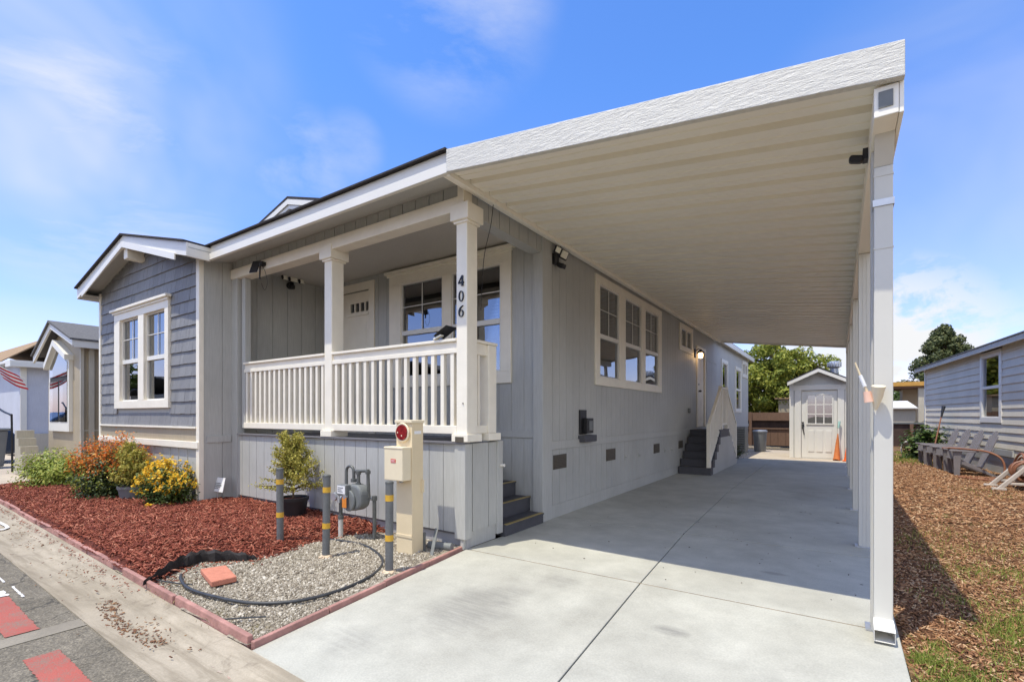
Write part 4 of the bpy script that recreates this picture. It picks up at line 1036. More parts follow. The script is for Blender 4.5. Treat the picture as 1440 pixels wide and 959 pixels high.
# ------------------------------------------------------------------ utilities in the front bed
def bollard(x, y, zb, label, lean=0):
    o = empty('bollard', (0, 0, 0), label, 'bollard', 'gray bollards with yellow bands around the gas meter')
    r = .034; mb = MB(); mb.cyl((0, 0, -.05), (0, 0, .78), r, seg=20)
    p = mb.build('post', M['bollard'], o, smooth=True)
    c = MB(); c.lathe([(r + .002, .765), (r + .002, .782), (r - .008, .789)], seg=20); c.build('cap', M['pipe'], p, smooth=True)
    for z in (.645, .305):
        b = MB(); b.lathe([(r - .004, z - .026), (r + .0025, z - .026), (r + .0025, z + .026), (r - .004, z + .026)], seg=20); b.build('band', M['yellow'], p, smooth=True)
    f = MB(); f.lathe([(.062, -.04), (.06, .012), (.05, .026), (.036, .03)], seg=14)
    for i, v in enumerate(f.v): f.v[i] = (v[0] * (1 + .12 * math.sin(i * 2.1)), v[1] * (1 + .12 * math.cos(i * 1.7)), v[2])
    f.build('footing', M['footing'], o)
    o.location = (x, y, zb); o.rotation_euler = (R(lean), R(lean * .6), rnd.uniform(0, 6)); return o
bollard(-4.79, 2.84, .02, 'gray bollard with yellow bands farthest left, in front of the potted juniper', -.6)
bollard(-4.04, 2.85, .0, 'gray yellow banded bollard in the middle, just left of the gas meter', .6)
bollard(-3.19, 2.87, .0, 'nearest gray yellow banded bollard beside the beige meter pedestal', -.4)

# electric meter pedestal
PX, PYY = -3.60, 3.33
mp = empty('meter_pedestal', (PX + .1, PYY + .08, 0), 'tall beige electric meter pedestal with round dark red dial and red sticker', 'meter pedestal')
mb = MB(); mb.box(PX, PX + .215, PYY, PYY + .15, -.03, 1.275); mb.box(PX + .002, PX + .213, PYY - .006, PYY, .17, .20); bodyp = mb.build('cabinet', M['beige'], mp, bevel=.006)
mb = MB(); mb.box(PX - .012, PX + .225, PYY - .015, PYY + .16, 1.275, 1.305); mb.build('cap', M['beige2'], mp, bevel=.006)
mb = MB(); mb.box(PX - .045, PX + .205, PYY - .115, PYY - .001, .73, 1.045); mb.box(PX - .05, PX + .21, PYY - .12, PYY - .001, 1.03, 1.05)
dbx = mb.build('breaker_box', M['beige2'], mp, bevel=.007)
mb = MB(); mb.box(PX + .05, PX + .115, PYY - .118, PYY - .1155, .90, .935); mb.build('sticker', M['redlabel'], dbx)
for k in range(2):
    mb = MB(); mb.box(PX + .057, PX + .108, PYY - .1195, PYY - .1185, .909 + .012 * k, .913 + .012 * k); mb.build('sticker_line', M['whitelabel'], dbx)
mb = MB(); mb.box(PX + .06, PX + .10, PYY - .02, PYY - .001, .70, .729); mb.cyl((PX + .08, PYY - .02, .705), (PX + .08, PYY - .03, .705), .01, seg=8); mb.build('hasp', M['galv'], mp)
mcx, mcz = PX + .098, 1.185
mb = MB(); mb.tube([(mcx + .083 * math.cos(t), PYY - .012, mcz + .083 * math.sin(t)) for t in np.linspace(0, 2 * math.pi, 29)], .011, 8); dring = mb.build('dial_ring', M['beige2'], mp, smooth=True)
mb = MB(); mb.cyl((mcx, PYY - .001, mcz), (mcx, PYY - .034, mcz), .076, .070, 28); mb.build('meter_dial', M['redglass'], mp, smooth=True)
for dx, dz_ in ((-.045, .0), (.01, -.03)):
    mb = MB(); mb.box(mcx + dx - .006, mcx + dx + .006, PYY - .0355, PYY - .0345, mcz + dz_ - .007, mcz + dz_ + .007); mb.build('dial_mark', M['beige2'], dring)
mb = MB(); mb.box(PX + .2152, PX + .217, PYY + .03, PYY + .12, 1.17, 1.20); mb.build('sticker', M['whitelabel'], bodyp)
mb = MB(); mb.box(PX + .215, PX + .235, PYY + .12, PYY + .145, .60, .72); mb.build('hinge', M['beige'], mp)
mb = MB(); mb.cyl((PX + .22, PYY + .16, .0), (PX + .22, PYY + .16, .2), .014, seg=8); mb.build('ground_rod', M['pipe'], mp)

# gas meter
gx, gy = -4.33, 3.42
gm = empty('gas_meter', (gx, gy, 0), 'gray gas meter on two bent pipes with a small orange tag', 'gas meter')
mb = MB(); mb.tube([(gx - .21, gy - .03, -.03), (gx - .21, gy - .03, .22)], .026, 10); p = mb.build('riser_pipe', M['pipe_light'], gm, smooth=True)
mb = MB(); mb.tube([(gx - .21, gy - .03, .2), (gx - .21, gy - .03, .42)], .02, 10); mb.lathe([(.0, 0), (.03, .0), (.033, .02), (.03, .04), (0, .04)], (gx - .21, gy - .03, .215), 8); mb.build('pipe_sleeve', M['pipe'], p, smooth=True)
mb = MB(); mb.tube([(gx + .21, gy + .08, -.03), (gx + .21, gy + .08, .46)], .021, 10); mb.lathe([(0, 0), (.028, 0), (.03, .02), (.028, .05), (0, .05)], (gx + .21, gy + .08, .44), 8); mb.build('riser_pipe', M['pipe'], gm, smooth=True)
mb = MB(); mb.tube([(gx + .21, gy + .08, .46), (gx + .10, gy + .05, .455)], .017, 8); mb.lathe([(0, -.025), (.03, -.02), (.03, .02), (0, .025)], (gx + .12, gy + .055, .455), 8); mb.build('union', M['galv'], gm, smooth=True)
# the meter body: a lobed casting
mb = MB(); poly = []
for k in range(40):
    t = 2 * math.pi * k / 40; rx = .165 * (1 + .05 * math.cos(3 * t)); rz = .14 * (1 + .06 * math.sin(2 * t))
    cxk = abs(math.cos(t)) ** .6 * math.copysign(1, math.cos(t)); czk = abs(math.sin(t)) ** .62 * math.copysign(1, math.sin(t))
    poly.append((gx - .005 + rx * cxk, .47 + rz * czk))
mb.prism(poly, gy - .065, gy + .065); body = mb.build('meter_body', M['meter'], gm, bevel=.022)
mb = MB(); mb.prism([(gx - .01 + .10 * math.cos(t), .44 + .115 * math.sin(t)) for t in np.linspace(0, 2 * math.pi, 24, endpoint=False)], gy - .09, gy - .065); mb.build('diaphragm_cover', M['meter'], body, bevel=.014); mb = MB(); mb.prism([(gx - .01 + .10 * math.cos(t), .44 + .115 * math.sin(t)) for t in np.linspace(0, 2 * math.pi, 24, endpoint=False)], gy + .065, gy + .09); mb.build('diaphragm_cover', M['meter'], body, bevel=.014)
mb = MB(); mb.box(gx - .15, gx + .0, gy - .125, gy - .06, .49, .612); ix = mb.build('index_box', M['meter'], gm, bevel=.01)
mb = MB(); mb.box(gx - .14, gx - .012, gy - .1275, gy - .1258, .515, .60); mb.build('index_plate', M['whitelabel'], ix)
for (a, b, c) in ((-.13, -.04, .575), (-.13, -.07, .555), (-.13, -.05, .535)):
    mb = MB(); mb.box(gx + a, gx + b, gy - .1295, gy - .1285, c, c + .007); mb.build('index_line', M['pipe'], ix)
mb = MB(); mb.box(gx - .06, gx + .01, gy - .1275, gy - .1235, .37, .478); mb.build('tag', M['orange_tag'], gm, bevel=.002)
mb = MB(); mb.cyl((gx - .025, gy - .128, .488), (gx - .025, gy - .10, .488), .026, seg=12); mb.build('seal', M['galv'], gm, smooth=True)
mb = MB(); a = [(gx - .15, gy, .58), (gx - .15, gy, .72)] + [(gx - .09 + .06 * math.cos(t), gy, .74 + .06 * math.sin(t)) for t in np.linspace(math.pi, 0, 9)] + [(gx - .03, gy, .66)]
mb.tube(a, .0155, 10); mb.lathe([(0, 0), (.03, 0), (.032, .015), (.03, .035), (0, .035)], (gx - .03, gy, .63), 8); mb.build('gooseneck_pipe', M['pipe'], gm, smooth=True)
mb = MB(); mb.tube([(gx + .05, gy, .58), (gx + .05, gy, .75)], .019, 10); mb.tube([(gx - .0, gy, .75), (gx + .165, gy + .03, .76)], .017, 10); mb.tube([(gx + .165, gy + .03, .775), (gx + .165, gy + .045, .47)], .0165, 10)
for (a, b, c) in ((gx + .05, gy, .61), (gx + .05, gy, .735), (gx + .165, gy + .03, .745)): mb.lathe([(0, -.02), (.027, -.018), (.029, 0), (.027, .018), (0, .02)], (a, b, c), 8)
mb.build('outlet_pipe', M['pipe'], gm, smooth=True)
mb = MB(); c = (gx - .235, gy - .06, .45); mb.cyl((c[0] - .06, c[1], c[2]), (c[0] + .07, c[1] + .02, c[2]), .026, seg=12); mb.cyl((c[0] - .02, c[1] - .035, c[2] + .01), (c[0] - .02, c[1] + .04, c[2] + .01), .045, .04, 14); mb.cyl((c[0] - .02, c[1], c[2]), (c[0] - .02, c[1], c[2] + .06), .02, seg=10); mb.cyl((c[0] + .035, c[1], c[2] - .05), (c[0] + .035, c[1], c[2] + .03), .022, seg=10); mb.build('regulator', M['galv'], gm, smooth=True)

mb = MB(); mb.hexa([(-4.50, 1.955, .004), (-4.075, 1.85, .004), (-4.045, 2.03, .004), (-4.43, 2.13, .004), (-4.50, 1.955, .05), (-4.075, 1.85, .05), (-4.045, 2.03, .05), (-4.43, 2.13, .05)])
br = mb.build('paver_brick', M['terracotta'], None, bevel=.008, base=(-4.28, 1.98, .0)); tag(br, 'salmon red paver lying flat on the gravel', 'paver')
def smooth_path(pts, n=6):
    P = [Vector(p) for p in pts]; out = []
    for i in range(len(P) - 1):
        a = P[max(i - 1, 0)]; b = P[i]; c = P[i + 1]; d = P[min(i + 2, len(P) - 1)]
        for k in range(n):
            t = k / n; out.append(.5 * ((2 * b) + (c - a) * t + (2 * a - 5 * b + 4 * c - d) * t * t + (3 * b - a - 3 * c + d) * t ** 3))
    out.append(P[-1]); return out
def path_z(pts, r):
    out = []
    for p in pts:
        x, y = p[0], p[1]; z = float(gravel_z(np.array([x]), np.array([y]))[0]) if len(p) < 3 else p[2]
        out.append((x, y, max(z, .004) + r * .8 if len(p) < 3 else z))
    return out
hz = path_z([(-4.575, 1.84), (-4.45, 1.79), (-4.2, 1.735), (-3.92, 1.745), (-3.50, 1.835), (-3.24, 2.05), (-3.17, 2.37), (-3.24, 2.72), (-3.40, 2.98), (-3.62, 3.14), (-3.95, 3.27), (-4.25, 3.30), (-4.56, 3.25)], .012)
mb = MB(); mb.tube(smooth_path(hz), .0125, 10); ho = mb.build('irrigation_hose', M['hose'], None, smooth=True, base=hz[0]); tag(ho, 'black irrigation hose curving across the gravel', 'hose')
for pts, lab in (([(-4.62, 1.68), (-4.45, 1.72), (-4.25, 1.79)], 'thin dark twig of tubing near the pink edging'), ([(-3.36, 1.60), (-3.28, 1.68), (-3.17, 1.78)], 'thin dark stick of tubing lying on the gravel near the driveway corner')):
    mb = MB(); pz = path_z(pts, .007); mb.tube(smooth_path(pz), .0055, 6); tag(mb.build('tubing', M['hose'], None, smooth=True, base=pz[0]), lab, 'tubing')
# weed fabric edge sticking up
fp = smooth_path([(-4.60, 1.60, 0), (-4.68, 1.72, 0), (-4.80, 1.88, 0), (-4.87, 2.02, 0), (-4.85, 2.14, 0), (-4.76, 2.25, 0), (-4.62, 2.36, 0), (-4.52, 2.44, 0)], 5)
n = len(fp); vs = []
for i, p in enumerate(fp):
    t = i / (n - 1); hgt = .02 + .085 * math.sin(math.pi * t) ** .7 + .012 * math.sin(i * 1.7)
    d = Vector((.045, -.05 * (1 - t), 0)) * (.6 + .5 * math.sin(i * .9))
    q = [(-.02, -.01, 0), (0, 0, 1.0), (.9, .9, .8), (1.15, 1.1, .1), (.95, .95, .05), (.7, .7, .62), (.12, .1, .72)]
    for (a, b, c) in q: vs.append((p.x + d.x * a + .004 * math.sin(i * 2.3 + a * 5), p.y + d.y * b, hgt * c + .004))
m = 7; fs = [(i * m + k, i * m + (k + 1) % m, (i + 1) * m + (k + 1) % m, (i + 1) * m + k) for i in range(n - 1) for k in range(m)] + [tuple(range(m)), tuple(range((n - 1) * m, n * m))]
mb = MB(); mb.add(vs, fs); tag(mb.build('weed_fabric', M['fabric'], None, smooth=True, base=(-4.7, 1.9, 0)), 'crumpled strip of black weed fabric poking out at the mulch edge', 'fabric')
mb = MB(); mb.bar((-3.21, 3.40, -.02), (-3.28, 3.56, .24), .035, .012); tag(mb.build('pipe_stub', M['pipe'], None, bevel=.003, base=(-3.21, 3.42, 0)), 'short gray leaning stake by the porch corner', 'stake')
mb = MB(); mb.tube([(-3.42, 3.60, .05), (-3.17, 3.66, .05)], .04, 12); tag(mb.build('drain_pipe', M['meter'], None, smooth=True, base=(-3.3, 3.63, 0)), 'gray pipe lying along the foot of the porch wall', 'pipe')
# little white yard sign beside the wing
ys_ = empty('yard_sign', (-7.55, 3.30, .09), 'small white sign on a wire stake beside the left wing corner', 'sign')
mb = MB(); mb.hexa([(-7.72, 3.24, .26), (-7.45, 3.28, .25), (-7.45, 3.29, .25), (-7.72, 3.25, .26), (-7.705, 3.29, .46), (-7.47, 3.33, .455), (-7.47, 3.34, .455), (-7.705, 3.30, .46)]); pl = mb.build('panel', M['whitelabel'], ys_, bevel=.003)
mb = MB()
for k, (w, z) in enumerate(((.14, .375), (.17, .35), (.15, .325), (.11, .30))):
    t = (z - .26) / .2; y = 3.241 + .05 * t; mb.hexa([(-7.675, y - .004 + .003, z), (-7.675 + w, y + .022, z), (-7.675 + w, y + .028, z), (-7.675, y + .004, z), (-7.675, y - .002 + .003, z + .009), (-7.675 + w, y + .024, z + .009), (-7.675 + w, y + .03, z + .009), (-7.675, y + .006, z + .009)])
mb.build('lettering', M['meter'], pl)
mb = MB(); mb.cyl((-7.575, 3.27, .05), (-7.575, 3.275, .27), .006, seg=6); mb.build('stake', M['galv'], ys_); ys_.location = (-7.59, 3.57, .06)

# ------------------------------------------------------------------ plants
def leaves_mesh(name, P, N, L, W, mat, parent, fold=.25):
    n = len(P); N = N / np.linalg.norm(N, axis=1, keepdims=True)
    rv = rng.normal(size=(n, 3)); t = np.cross(N, rv); t /= np.linalg.norm(t, axis=1, keepdims=True); b = np.cross(N, t)
    L = L[:, None] / 2; W = W[:, None] / 2
    vs = np.stack([P - t * L, P + b * W + N * W * fold, P + t * L, P - b * W + N * W * fold], 1).reshape(-1, 3)
    f = np.array([(0, 1, 2), (0, 2, 3)])
    return fastmesh(name, vs, (np.arange(n)[:, None, None] * 4 + f[None]).reshape(-1, 3), mat, parent)
def twigs(base, rx, ry, rz, n, low=.12, zc=.0, jit=.18, power=.6):
    """twig endpoints in an uneven crown"""
    u = rng.normal(size=(n, 3)); u /= np.linalg.norm(u, axis=1, keepdims=True)
    u[:, 2] = np.abs(u[:, 2]) ** power * np.where(rng.uniform(0, 1, n) < low, -.3, 1)
    k = rng.uniform(1 - jit * 1.6, 1 + jit, n)[:, None]
    return np.array(base) + np.array([0, 0, zc]) + u * k * np.array([rx, ry, rz]), u
def along(base, E, per, lo=.45, spread=.03):
    n = len(E); t = rng.uniform(lo, 1.05, (n, per, 1))
    P = np.array(base)[None, None] * (1 - t) + E[:, None] * t
    return (P + rng.normal(0, spread, (n, per, 3))).reshape(-1, 3)
def stems(base, E, r0, parent, every=3, mat='twig', name='stem'):
    mb = MB()
    for e in E[::every]:
        b = Vector(base); v = Vector(e); m = b.lerp(v, .5) + Vector((0, 0, .04 * (v - b).length))
        mb.tube([b, m, v], [r0, r0 * .7, r0 * .3], 5)
    return mb.build(name, M[mat], parent)
def shrub(name, base, r, label, cat, leafmat, nt_=160, per=26, L=(.03, .05), W=.45, spread=.035, zc=.12, group=None, low=.2, lo=.4):
    o = empty(name, base, label, cat, group)
    E, u = twigs(base, *r, nt_, low=low, zc=zc)
    P = along((base[0], base[1], base[2] + .04), E, per, lo, spread); P = P[P[:, 2] > base[2] + .012]
    Nn = (P - np.array(base)) + rng.normal(0, .25, P.shape) + [0, 0, .15]
    Ls = rng.uniform(*L, len(P)); leaves_mesh('foliage', P, Nn, Ls, Ls * W, M[leafmat], o)
    stems(base, E, .007, o)
    return o, E, u
# far left green shrub
shrub('shrub', (-11.95, 2.75, .05), (.72, .5, .50), 'low bright green shrub farthest left in the red mulch', 'shrub', 'leaf_lime', 190, 32, (.035, .07), .5, .05, .10)
# red tipped bush: dark green body, red new growth on top
bs = (-9.55, 2.88, .06)
o, E, u = shrub('shrub', bs, (.66, .47, .70), 'round bush with dark green leaves and orange red tips', 'shrub', 'leaf_dark', 360, 52, (.03, .055), .5, .05, .12)
top = E[u[:, 2] > .38]; P = along(bs, top, 26, .88, .045); Nn = rng.normal(0, .6, P.shape) + [0, 0, .6]; Ls = rng.uniform(.03, .06, len(P))
leaves_mesh('new_growth', P + [0, 0, .03], Nn, Ls, Ls * .4, M['leaf_red'], o)
mid = E[(u[:, 2] > .1) & (u[:, 2] < .6)]; P = along(bs, mid, 14, .85, .05); Ls = rng.uniform(.03, .055, len(P)); leaves_mesh('young_leaf', P, rng.normal(0, .6, P.shape) + [0, 0, .5], Ls, Ls * .5, M['leaf_lime'], o)
E2, u2 = twigs((bs[0] + .28, bs[1] + .1, .65), .22, .2, .20, 40); P = along((bs[0] + .26, bs[1] + .1, .45), E2, 22, .5, .04); Ls = rng.uniform(.03, .06, len(P)); leaves_mesh('new_growth', P, rng.normal(0, .6, P.shape) + [0, 0, .6], Ls, Ls * .4, M['leaf_red'], o)
# potted yellow green plant beside it
def pot(o, c, r0, r1, h, mat):
    mb = MB(); t = .008
    mb.lathe([(0, 0), (r0, 0), (r1, h - .04), (r1 + .012, h - .04), (r1 + .014, h), (r1 - t, h), (r1 - t - .004, h - .03)], c, 26); mb.build('pot', M[mat], o, smooth=True)
    mb = MB(); mb.lathe([(0, h - .045), (r1 - t - .003, h - .045), (r1 - t - .003, h - .03), (0, h - .025)], c, 20); mb.build('soil', M['mulch_base'], o)
def potted(c, r, h, ph, pr_, label, mat, pm_, nt_, per, L, W, sp, potc):
    o = empty('potted_plant', c, label, 'potted plant')
    pot(o, c, pr_ * .8, pr_, ph, potc)
    b = (c[0], c[1], c[2] + ph - .03)
    E = []
    for i in range(nt_):   # several leaders with side twigs: an upright, loose outline
        t = rnd.random() ** .8; a = rnd.uniform(0, 6.283); rad = r * (1 - .75 * t) * rnd.uniform(.45, 1.15)
        E.append((b[0] + rad * math.cos(a) + .12 * r * math.sin(t * 5), b[1] + rad * math.sin(a), b[2] + h * (.05 + t * .95) + rad * .25))
    E = np.array(E)
    mb = MB(); mb.tube([b, (b[0] + .02, b[1], b[2] + h * .5), (b[0] + .04, b[1], b[2] + h * .95)], [.013, .009, .003], 6)
    Ps = []
    for e in E:
        s = Vector((b[0] + .02, b[1], b[2] + (e[2] - b[2]) * .62)); mb.tube([s, s.lerp(Vector(e), .55) + Vector((0, 0, .015)), e], [.005, .004, .0015], 4)
        t = rng.uniform(.3, 1.06, (per, 1)); Ps.append(np.array(s) * (1 - t) + e * t + rng.normal(0, sp, (per, 3)))
    mb.build('stem', M['twig'], o)
    P = np.concatenate(Ps); Nn = rng.normal(0, 1, P.shape) + [0, 0, .4]; Ls = rng.uniform(*L, len(P)); leaves_mesh('foliage', P, Nn, Ls, Ls * W, M[mat], o)
    return o
potted((-8.86, 2.90, .07), .34, .66, .22, .17, 'yellow green leafy plant in a gray pot between the red tipped and yellow bushes', 'leaf_jun', .2, 90, 46, (.025, .05), .5, .022, 'pot_gray')
potted((-5.62, 3.50, .06), .42, .80, .28, .17, 'upright yellow green juniper in a black pot against the porch wall', 'leaf_jun', .2, 150, 80, (.018, .042), .42, .018, 'black')
# yellow flowering bush
bs = (-7.98, 3.02, .07)
o, E, u = shrub('flowering_bush', bs, (.45, .36, .47), 'dense bush covered in yellow flowers beside the wing corner', 'bush', 'leaf_mid', 180, 34, (.03, .055), .5, .04, .10)
sel = E[(u[:, 2] > .25) | (rng.uniform(0, 1, len(u)) < .25)]; P = []
for e in sel:
    if rnd.random() < .8:
        for k in range(rnd.randint(2, 5)): P.append(np.array(e) + rng.normal(0, .035, 3) + [0, 0, .02])
P = np.array(P); pet = np.repeat(P, 6, 0) + rng.normal(0, .012, (len(P) * 6, 3)); Ls = rng.uniform(.028, .046, len(pet)); leaves_mesh('flowers', pet, rng.normal(0, .6, pet.shape) + [0, -.4, .8], Ls, Ls * .7, M['flower'], o)

# trees
def tree(name, base, H, crown, label, leafmat, ncl, per, cl, L, trunk_r, low=.25, conic=False, group=None, W=.5):
    o = empty(name, base, label, 'tree', group)
    b = Vector(base); mb = MB()
    tp = [b + Vector((0, 0, -.2)), b + Vector((.1, .05, H * .3)), b + Vector((-.05, .1, H * .6)), b + Vector((0, 0, H * .93))]
    mb.tube(tp, [trunk_r, trunk_r * .8, trunk_r * .5, trunk_r * .12], 9); tk = mb.build('trunk', M['bark'], o, smooth=True)
    cs = []; mb = MB()
    for i in range(ncl):
        if conic:
            t = rnd.random() ** 1.15; z = base[2] + H * (low + (1 - low) * t); rr = crown[0] * (1 - t) ** .85 * rnd.uniform(.35, 1.2) + .05; a = rnd.uniform(0, 6.283)
            c = Vector((b.x + rr * math.cos(a), b.y + rr * math.sin(a), z - rr * .12))
        else:
            u = Vector((rnd.gauss(0, 1), rnd.gauss(0, 1), rnd.gauss(0, 1))).normalized(); k = rnd.uniform(.45, 1.08)
            c = Vector((b.x + u.x * crown[0] * k, b.y + u.y * crown[1] * k, b.z + H - crown[2] + u.z * crown[2] * k))
        cs.append(c); s = Vector((b.x, b.y, max(b.z + H * .15, min(c.z - .3 * abs(c.x - b.x), b.z + H * .8))))
        if i % 2 == 0: mb.tube([s, s.lerp(c, .6) + Vector((0, 0, .1)), c], [trunk_r * .25, trunk_r * .14, .01], 5)
    mb.build('limb', M['bark'], tk)
    Cn = np.array(cs); sz = rng.uniform(.6, 1.25, len(Cn))
    u = rng.normal(size=(len(Cn), per, 3)); u /= np.linalg.norm(u, axis=2, keepdims=True); r = rng.uniform(.35, 1.05, (len(Cn), per, 1)) ** .6
    P = Cn[:, None] + u * r * sz[:, None, None] * np.array(cl)[None, None]; Nn = u + rng.normal(0, .5, u.shape) + [0, 0, .25]
    P = P.reshape(-1, 3); Nn = Nn.reshape(-1, 3); Ls = rng.uniform(*L, len(P)); leaves_mesh('crown', P, Nn, Ls, Ls * W, M[leafmat], o)
    return o
tree('bushy_tree', (-2.4, 27.5, -.1), 5.1, (2.5, 2.0, 2.1), 'bushy yellow green tree behind the brown fence left of the shed', 'leaf_cedar', 230, 150, (.42, .42, .30), (.11, .22), .2)
tree('conifer', (5.95, 44, -.1), 7.5, (3.6, 3.6, 5), 'tall dark conifer standing behind the neighbouring house on the right', 'leaf_conifer', 230, 110, (.42, .42, .30), (.12, .26), .3, .15, True)
tree('distant_tree', (2.6, 39, -.1), 2.9, (2.2, 2.2, 1.2), 'low green tree seen under the ochre roof edge', 'leaf_mid', 60, 90, (.5, .5, .4), (.14, .28), .15)

# ------------------------------------------------------------------ lamps, panels and small fittings
# three-lens flood light on the porch side wall
q = (WX1 + .0, 4.72, 3.53)
fl = empty('floodlight', q, 'black porch floodlight with three pale lenses mounted high at the left end of the porch', 'floodlight')
mb = MB(); mb.cyl(q, (q[0] + .05, q[1], q[2]), .06, seg=16); mb.tube([(q[0] + .04, q[1], q[2]), (q[0] + .10, q[1] - .02, q[2] + .04)], .03, 10); mb.lathe([(0, -.06), (.045, -.05), (.05, 0), (.03, .03), (0, .035)], (q[0] + .10, q[1] - .02, q[2] - .02), 14); mb.build('mount', M['black'], fl, smooth=True)
for dy, w in ((-.15, .07), (.0, .12), (.15, .07)):
    mb = MB(); c = Vector((q[0] + .13, q[1] - .02 + dy, q[2] + .09)); mb.obox(c, (0, 1, 0), (1, 0, .5), (-.5, 0, 1), w + .02, .05, .09); hd = mb.build('lamp_head', M['black'], fl, bevel=.008)
    mb = MB(); mb.obox(c + Vector((.028, 0, .014 - .03)), (0, 1, 0), (1, 0, .2), (-.2, 0, 1), w, .03, .07); mb.build('lens', M['lens'], hd, bevel=.01)
# twin head light at the side wall corner
q = (XW + .001, 5.66, 3.45)
fl = empty('floodlight', q, 'black twin head floodlight with square pale lenses under the carport eave at the wall corner', 'floodlight')
mb = MB(); mb.box(q[0], q[0] + .05, q[1] - .07, q[1] + .04, q[2] - .12, q[2] + .03); mb.obox((q[0] + .09, q[1] + .03, q[2] - .13), (1, 0, -.4), (0, 1, 0), (.4, 0, 1), .09, .09, .06); mb.build('mount', M['black'], fl, bevel=.01)
for dy, s, dzv in ((-.08, .07, .045), (.09, .095, .03)):
    c = Vector((q[0] + .09, q[1] + dy, q[2] + dzv)); ax = Vector((.75, -.55, -.15)).normalized(); up = Vector((.2, .3, 1)).normalized(); sd_ = ax.cross(up).normalized(); up = sd_.cross(ax)
    mb = MB(); mb.obox(c, ax, sd_, up, .035, s + .025, s + .025); hd = mb.build('lamp_head', M['black'], fl, bevel=.008)
    mb = MB(); mb.obox(c + ax * .019, ax, sd_, up, .012, s, s); mb.build('lens', M['lens'], hd, bevel=.004)
# small solar panel and sensor on the beam
q = (-6.79, YP - .03, 3.47)
sp = empty('solar_charger', q, 'small black solar panel with a dangling sensor on the left of the porch beam', 'solar panel')
mb = MB(); mb.obox((q[0] - .03, q[1] - .09, q[2] - .03), (1, .25, 0), (-.09, .36, 1), (.25, -1, .36), .14, .19, .015); mb.build('panel', M['black'], sp, bevel=.004)
mb = MB(); mb.tube([(q[0] + .05, q[1] + .001, q[2]), (q[0] + .05, q[1] - .07, q[2] - .01)], .02, 8); mb.obox((q[0] + .06, q[1] - .03, q[2] + .01), (1, 0, 0), (0, 1, 0), (0, 0, 1), .07, .06, .05); br_ = mb.build('bracket', M['black'], sp)
mb = MB(); mb.tube([(q[0] + .03, q[1] - .05, q[2] - .02), (q[0] + .02, q[1] - .05, q[2] - .2)], .012, 6); mb.build('sensor', M['black'], sp)
mb = MB(); mb.tube(smooth_path([(q[0] + .06, q[1] - .03, q[2] - .02), (q[0] + .14, q[1] - .03, q[2] - .14), (q[0] + .16, q[1] - .02, q[2] - .28), (q[0] + .09, q[1] - .02, q[2] - .36), (q[0] + .03, q[1] - .03, q[2] - .26)]), .003, 5); mb.build('wire', M['black'], br_)
# solar lamp standing on the railing
q = (-3.45, YP + .05, 2.135)
sp = empty('solar_lamp', q, 'black solar lamp with tilted flat panel standing on the porch railing by the numbered post', 'solar lamp')
mb = MB(); mb.box(q[0] - .04, q[0] + .04, q[1] - .03, q[1] + .03, q[2], q[2] + .012); mb.tube([(q[0], q[1], q[2] + .01), (q[0] + .02, q[1], q[2] + .05)], .012, 8); mb.build('foot', M['black'], sp)
mb = MB(); mb.obox((q[0] + .04, q[1] - .01, q[2] + .085), (.85, 0, .45), (.35, .5, -.55), (0, 1, 0), .20, .016, .16) ; mb.build('panel', M['black'], sp, bevel=.004)
mb = MB(); mb.obox((q[0] - .02, q[1] - .05, q[2] + .028), (.9, 0, .3), (0, 1, 0), (-.3, 0, .9), .11, .05, .018); mb.build('lens', M['lens'], sp, bevel=.004)
# black sensor lamp on the carport beam
q = (.165, 4.02, 3.09)
sp = empty('sensor_light', q, 'small black sensor light sticking out from the inner side of the front carport post', 'sensor light')
mb = MB(); mb.box(q[0] - .03, q[0] - .001, q[1] - .04, q[1] + .04, q[2] - .04, q[2] + .03); mb.tube([(q[0] - .02, q[1], q[2]), (q[0] - .04, q[1] - .01, q[2] - .012)], .010, 8); mb.build('mount', M['black'], sp)
mb = MB(); mb.obox((q[0] - .065, q[1] - .02, q[2] - .025), (1, .1, -.25), (0, 1, 0), (.25, 0, 1), .085, .07, .045); mb.build('lamp_head', M['black'], sp, bevel=.018)
# lit coach lamp by the side door
q = (XW + .001, 13.22, 2.98)
sp = empty('wall_lamp', q, 'black wall lamp glowing warm beside the side door', 'wall lamp')
mb = MB(); mb.box(q[0], q[0] + .03, q[1] - .06, q[1] + .06, q[2] - .12, q[2] + .1); mb.tube([(q[0] + .02, q[1], q[2] + .04), (q[0] + .09, q[1], q[2] + .1), (q[0] + .15, q[1], q[2] + .06)], .012, 8); mb.lathe([(.015, .08), (.10, .0), (.095, -.01), (.01, .03)], (q[0] + .15, q[1], q[2]), 12); mb.build('lamp_bracket', M['black'], sp, smooth=True)
mb = MB(); mb.lathe([(.0, -.15), (.05, -.13), (.06, -.06), (.045, -.01), (0, -.005)], (q[0] + .15, q[1], q[2]), 12); mb.build('bulb', M['bulb'], sp, smooth=True)
# black wall box with shelf
q = (XW + .001, 6.56, .97)
bx_ = empty('wall_box', q, 'black letter box with narrow back plate hung low on the long side wall', 'letter box')
mb = MB(); mb.box(q[0] + .0, q[0] + .11, 6.36, 6.78, .965, 1.06); mb.build('tray', M['step'], bx_, bevel=.008)
mb = MB(); mb.box(q[0], q[0] + .025, 6.38, 6.60, 1.075, 1.43); mb.build('back_plate', M['black'], bx_, bevel=.005)
mb = MB(); mb.box(q[0] + .025, q[0] + .10, 6.47, 6.68, 1.09, 1.31); cs_ = mb.build('case', M['black'], bx_, bevel=.01)
mb = MB(); mb.box(q[0] + .101, q[0] + .105, 6.52, 6.64, 1.13, 1.27); mb.build('face_plate', M['meter'], cs_)
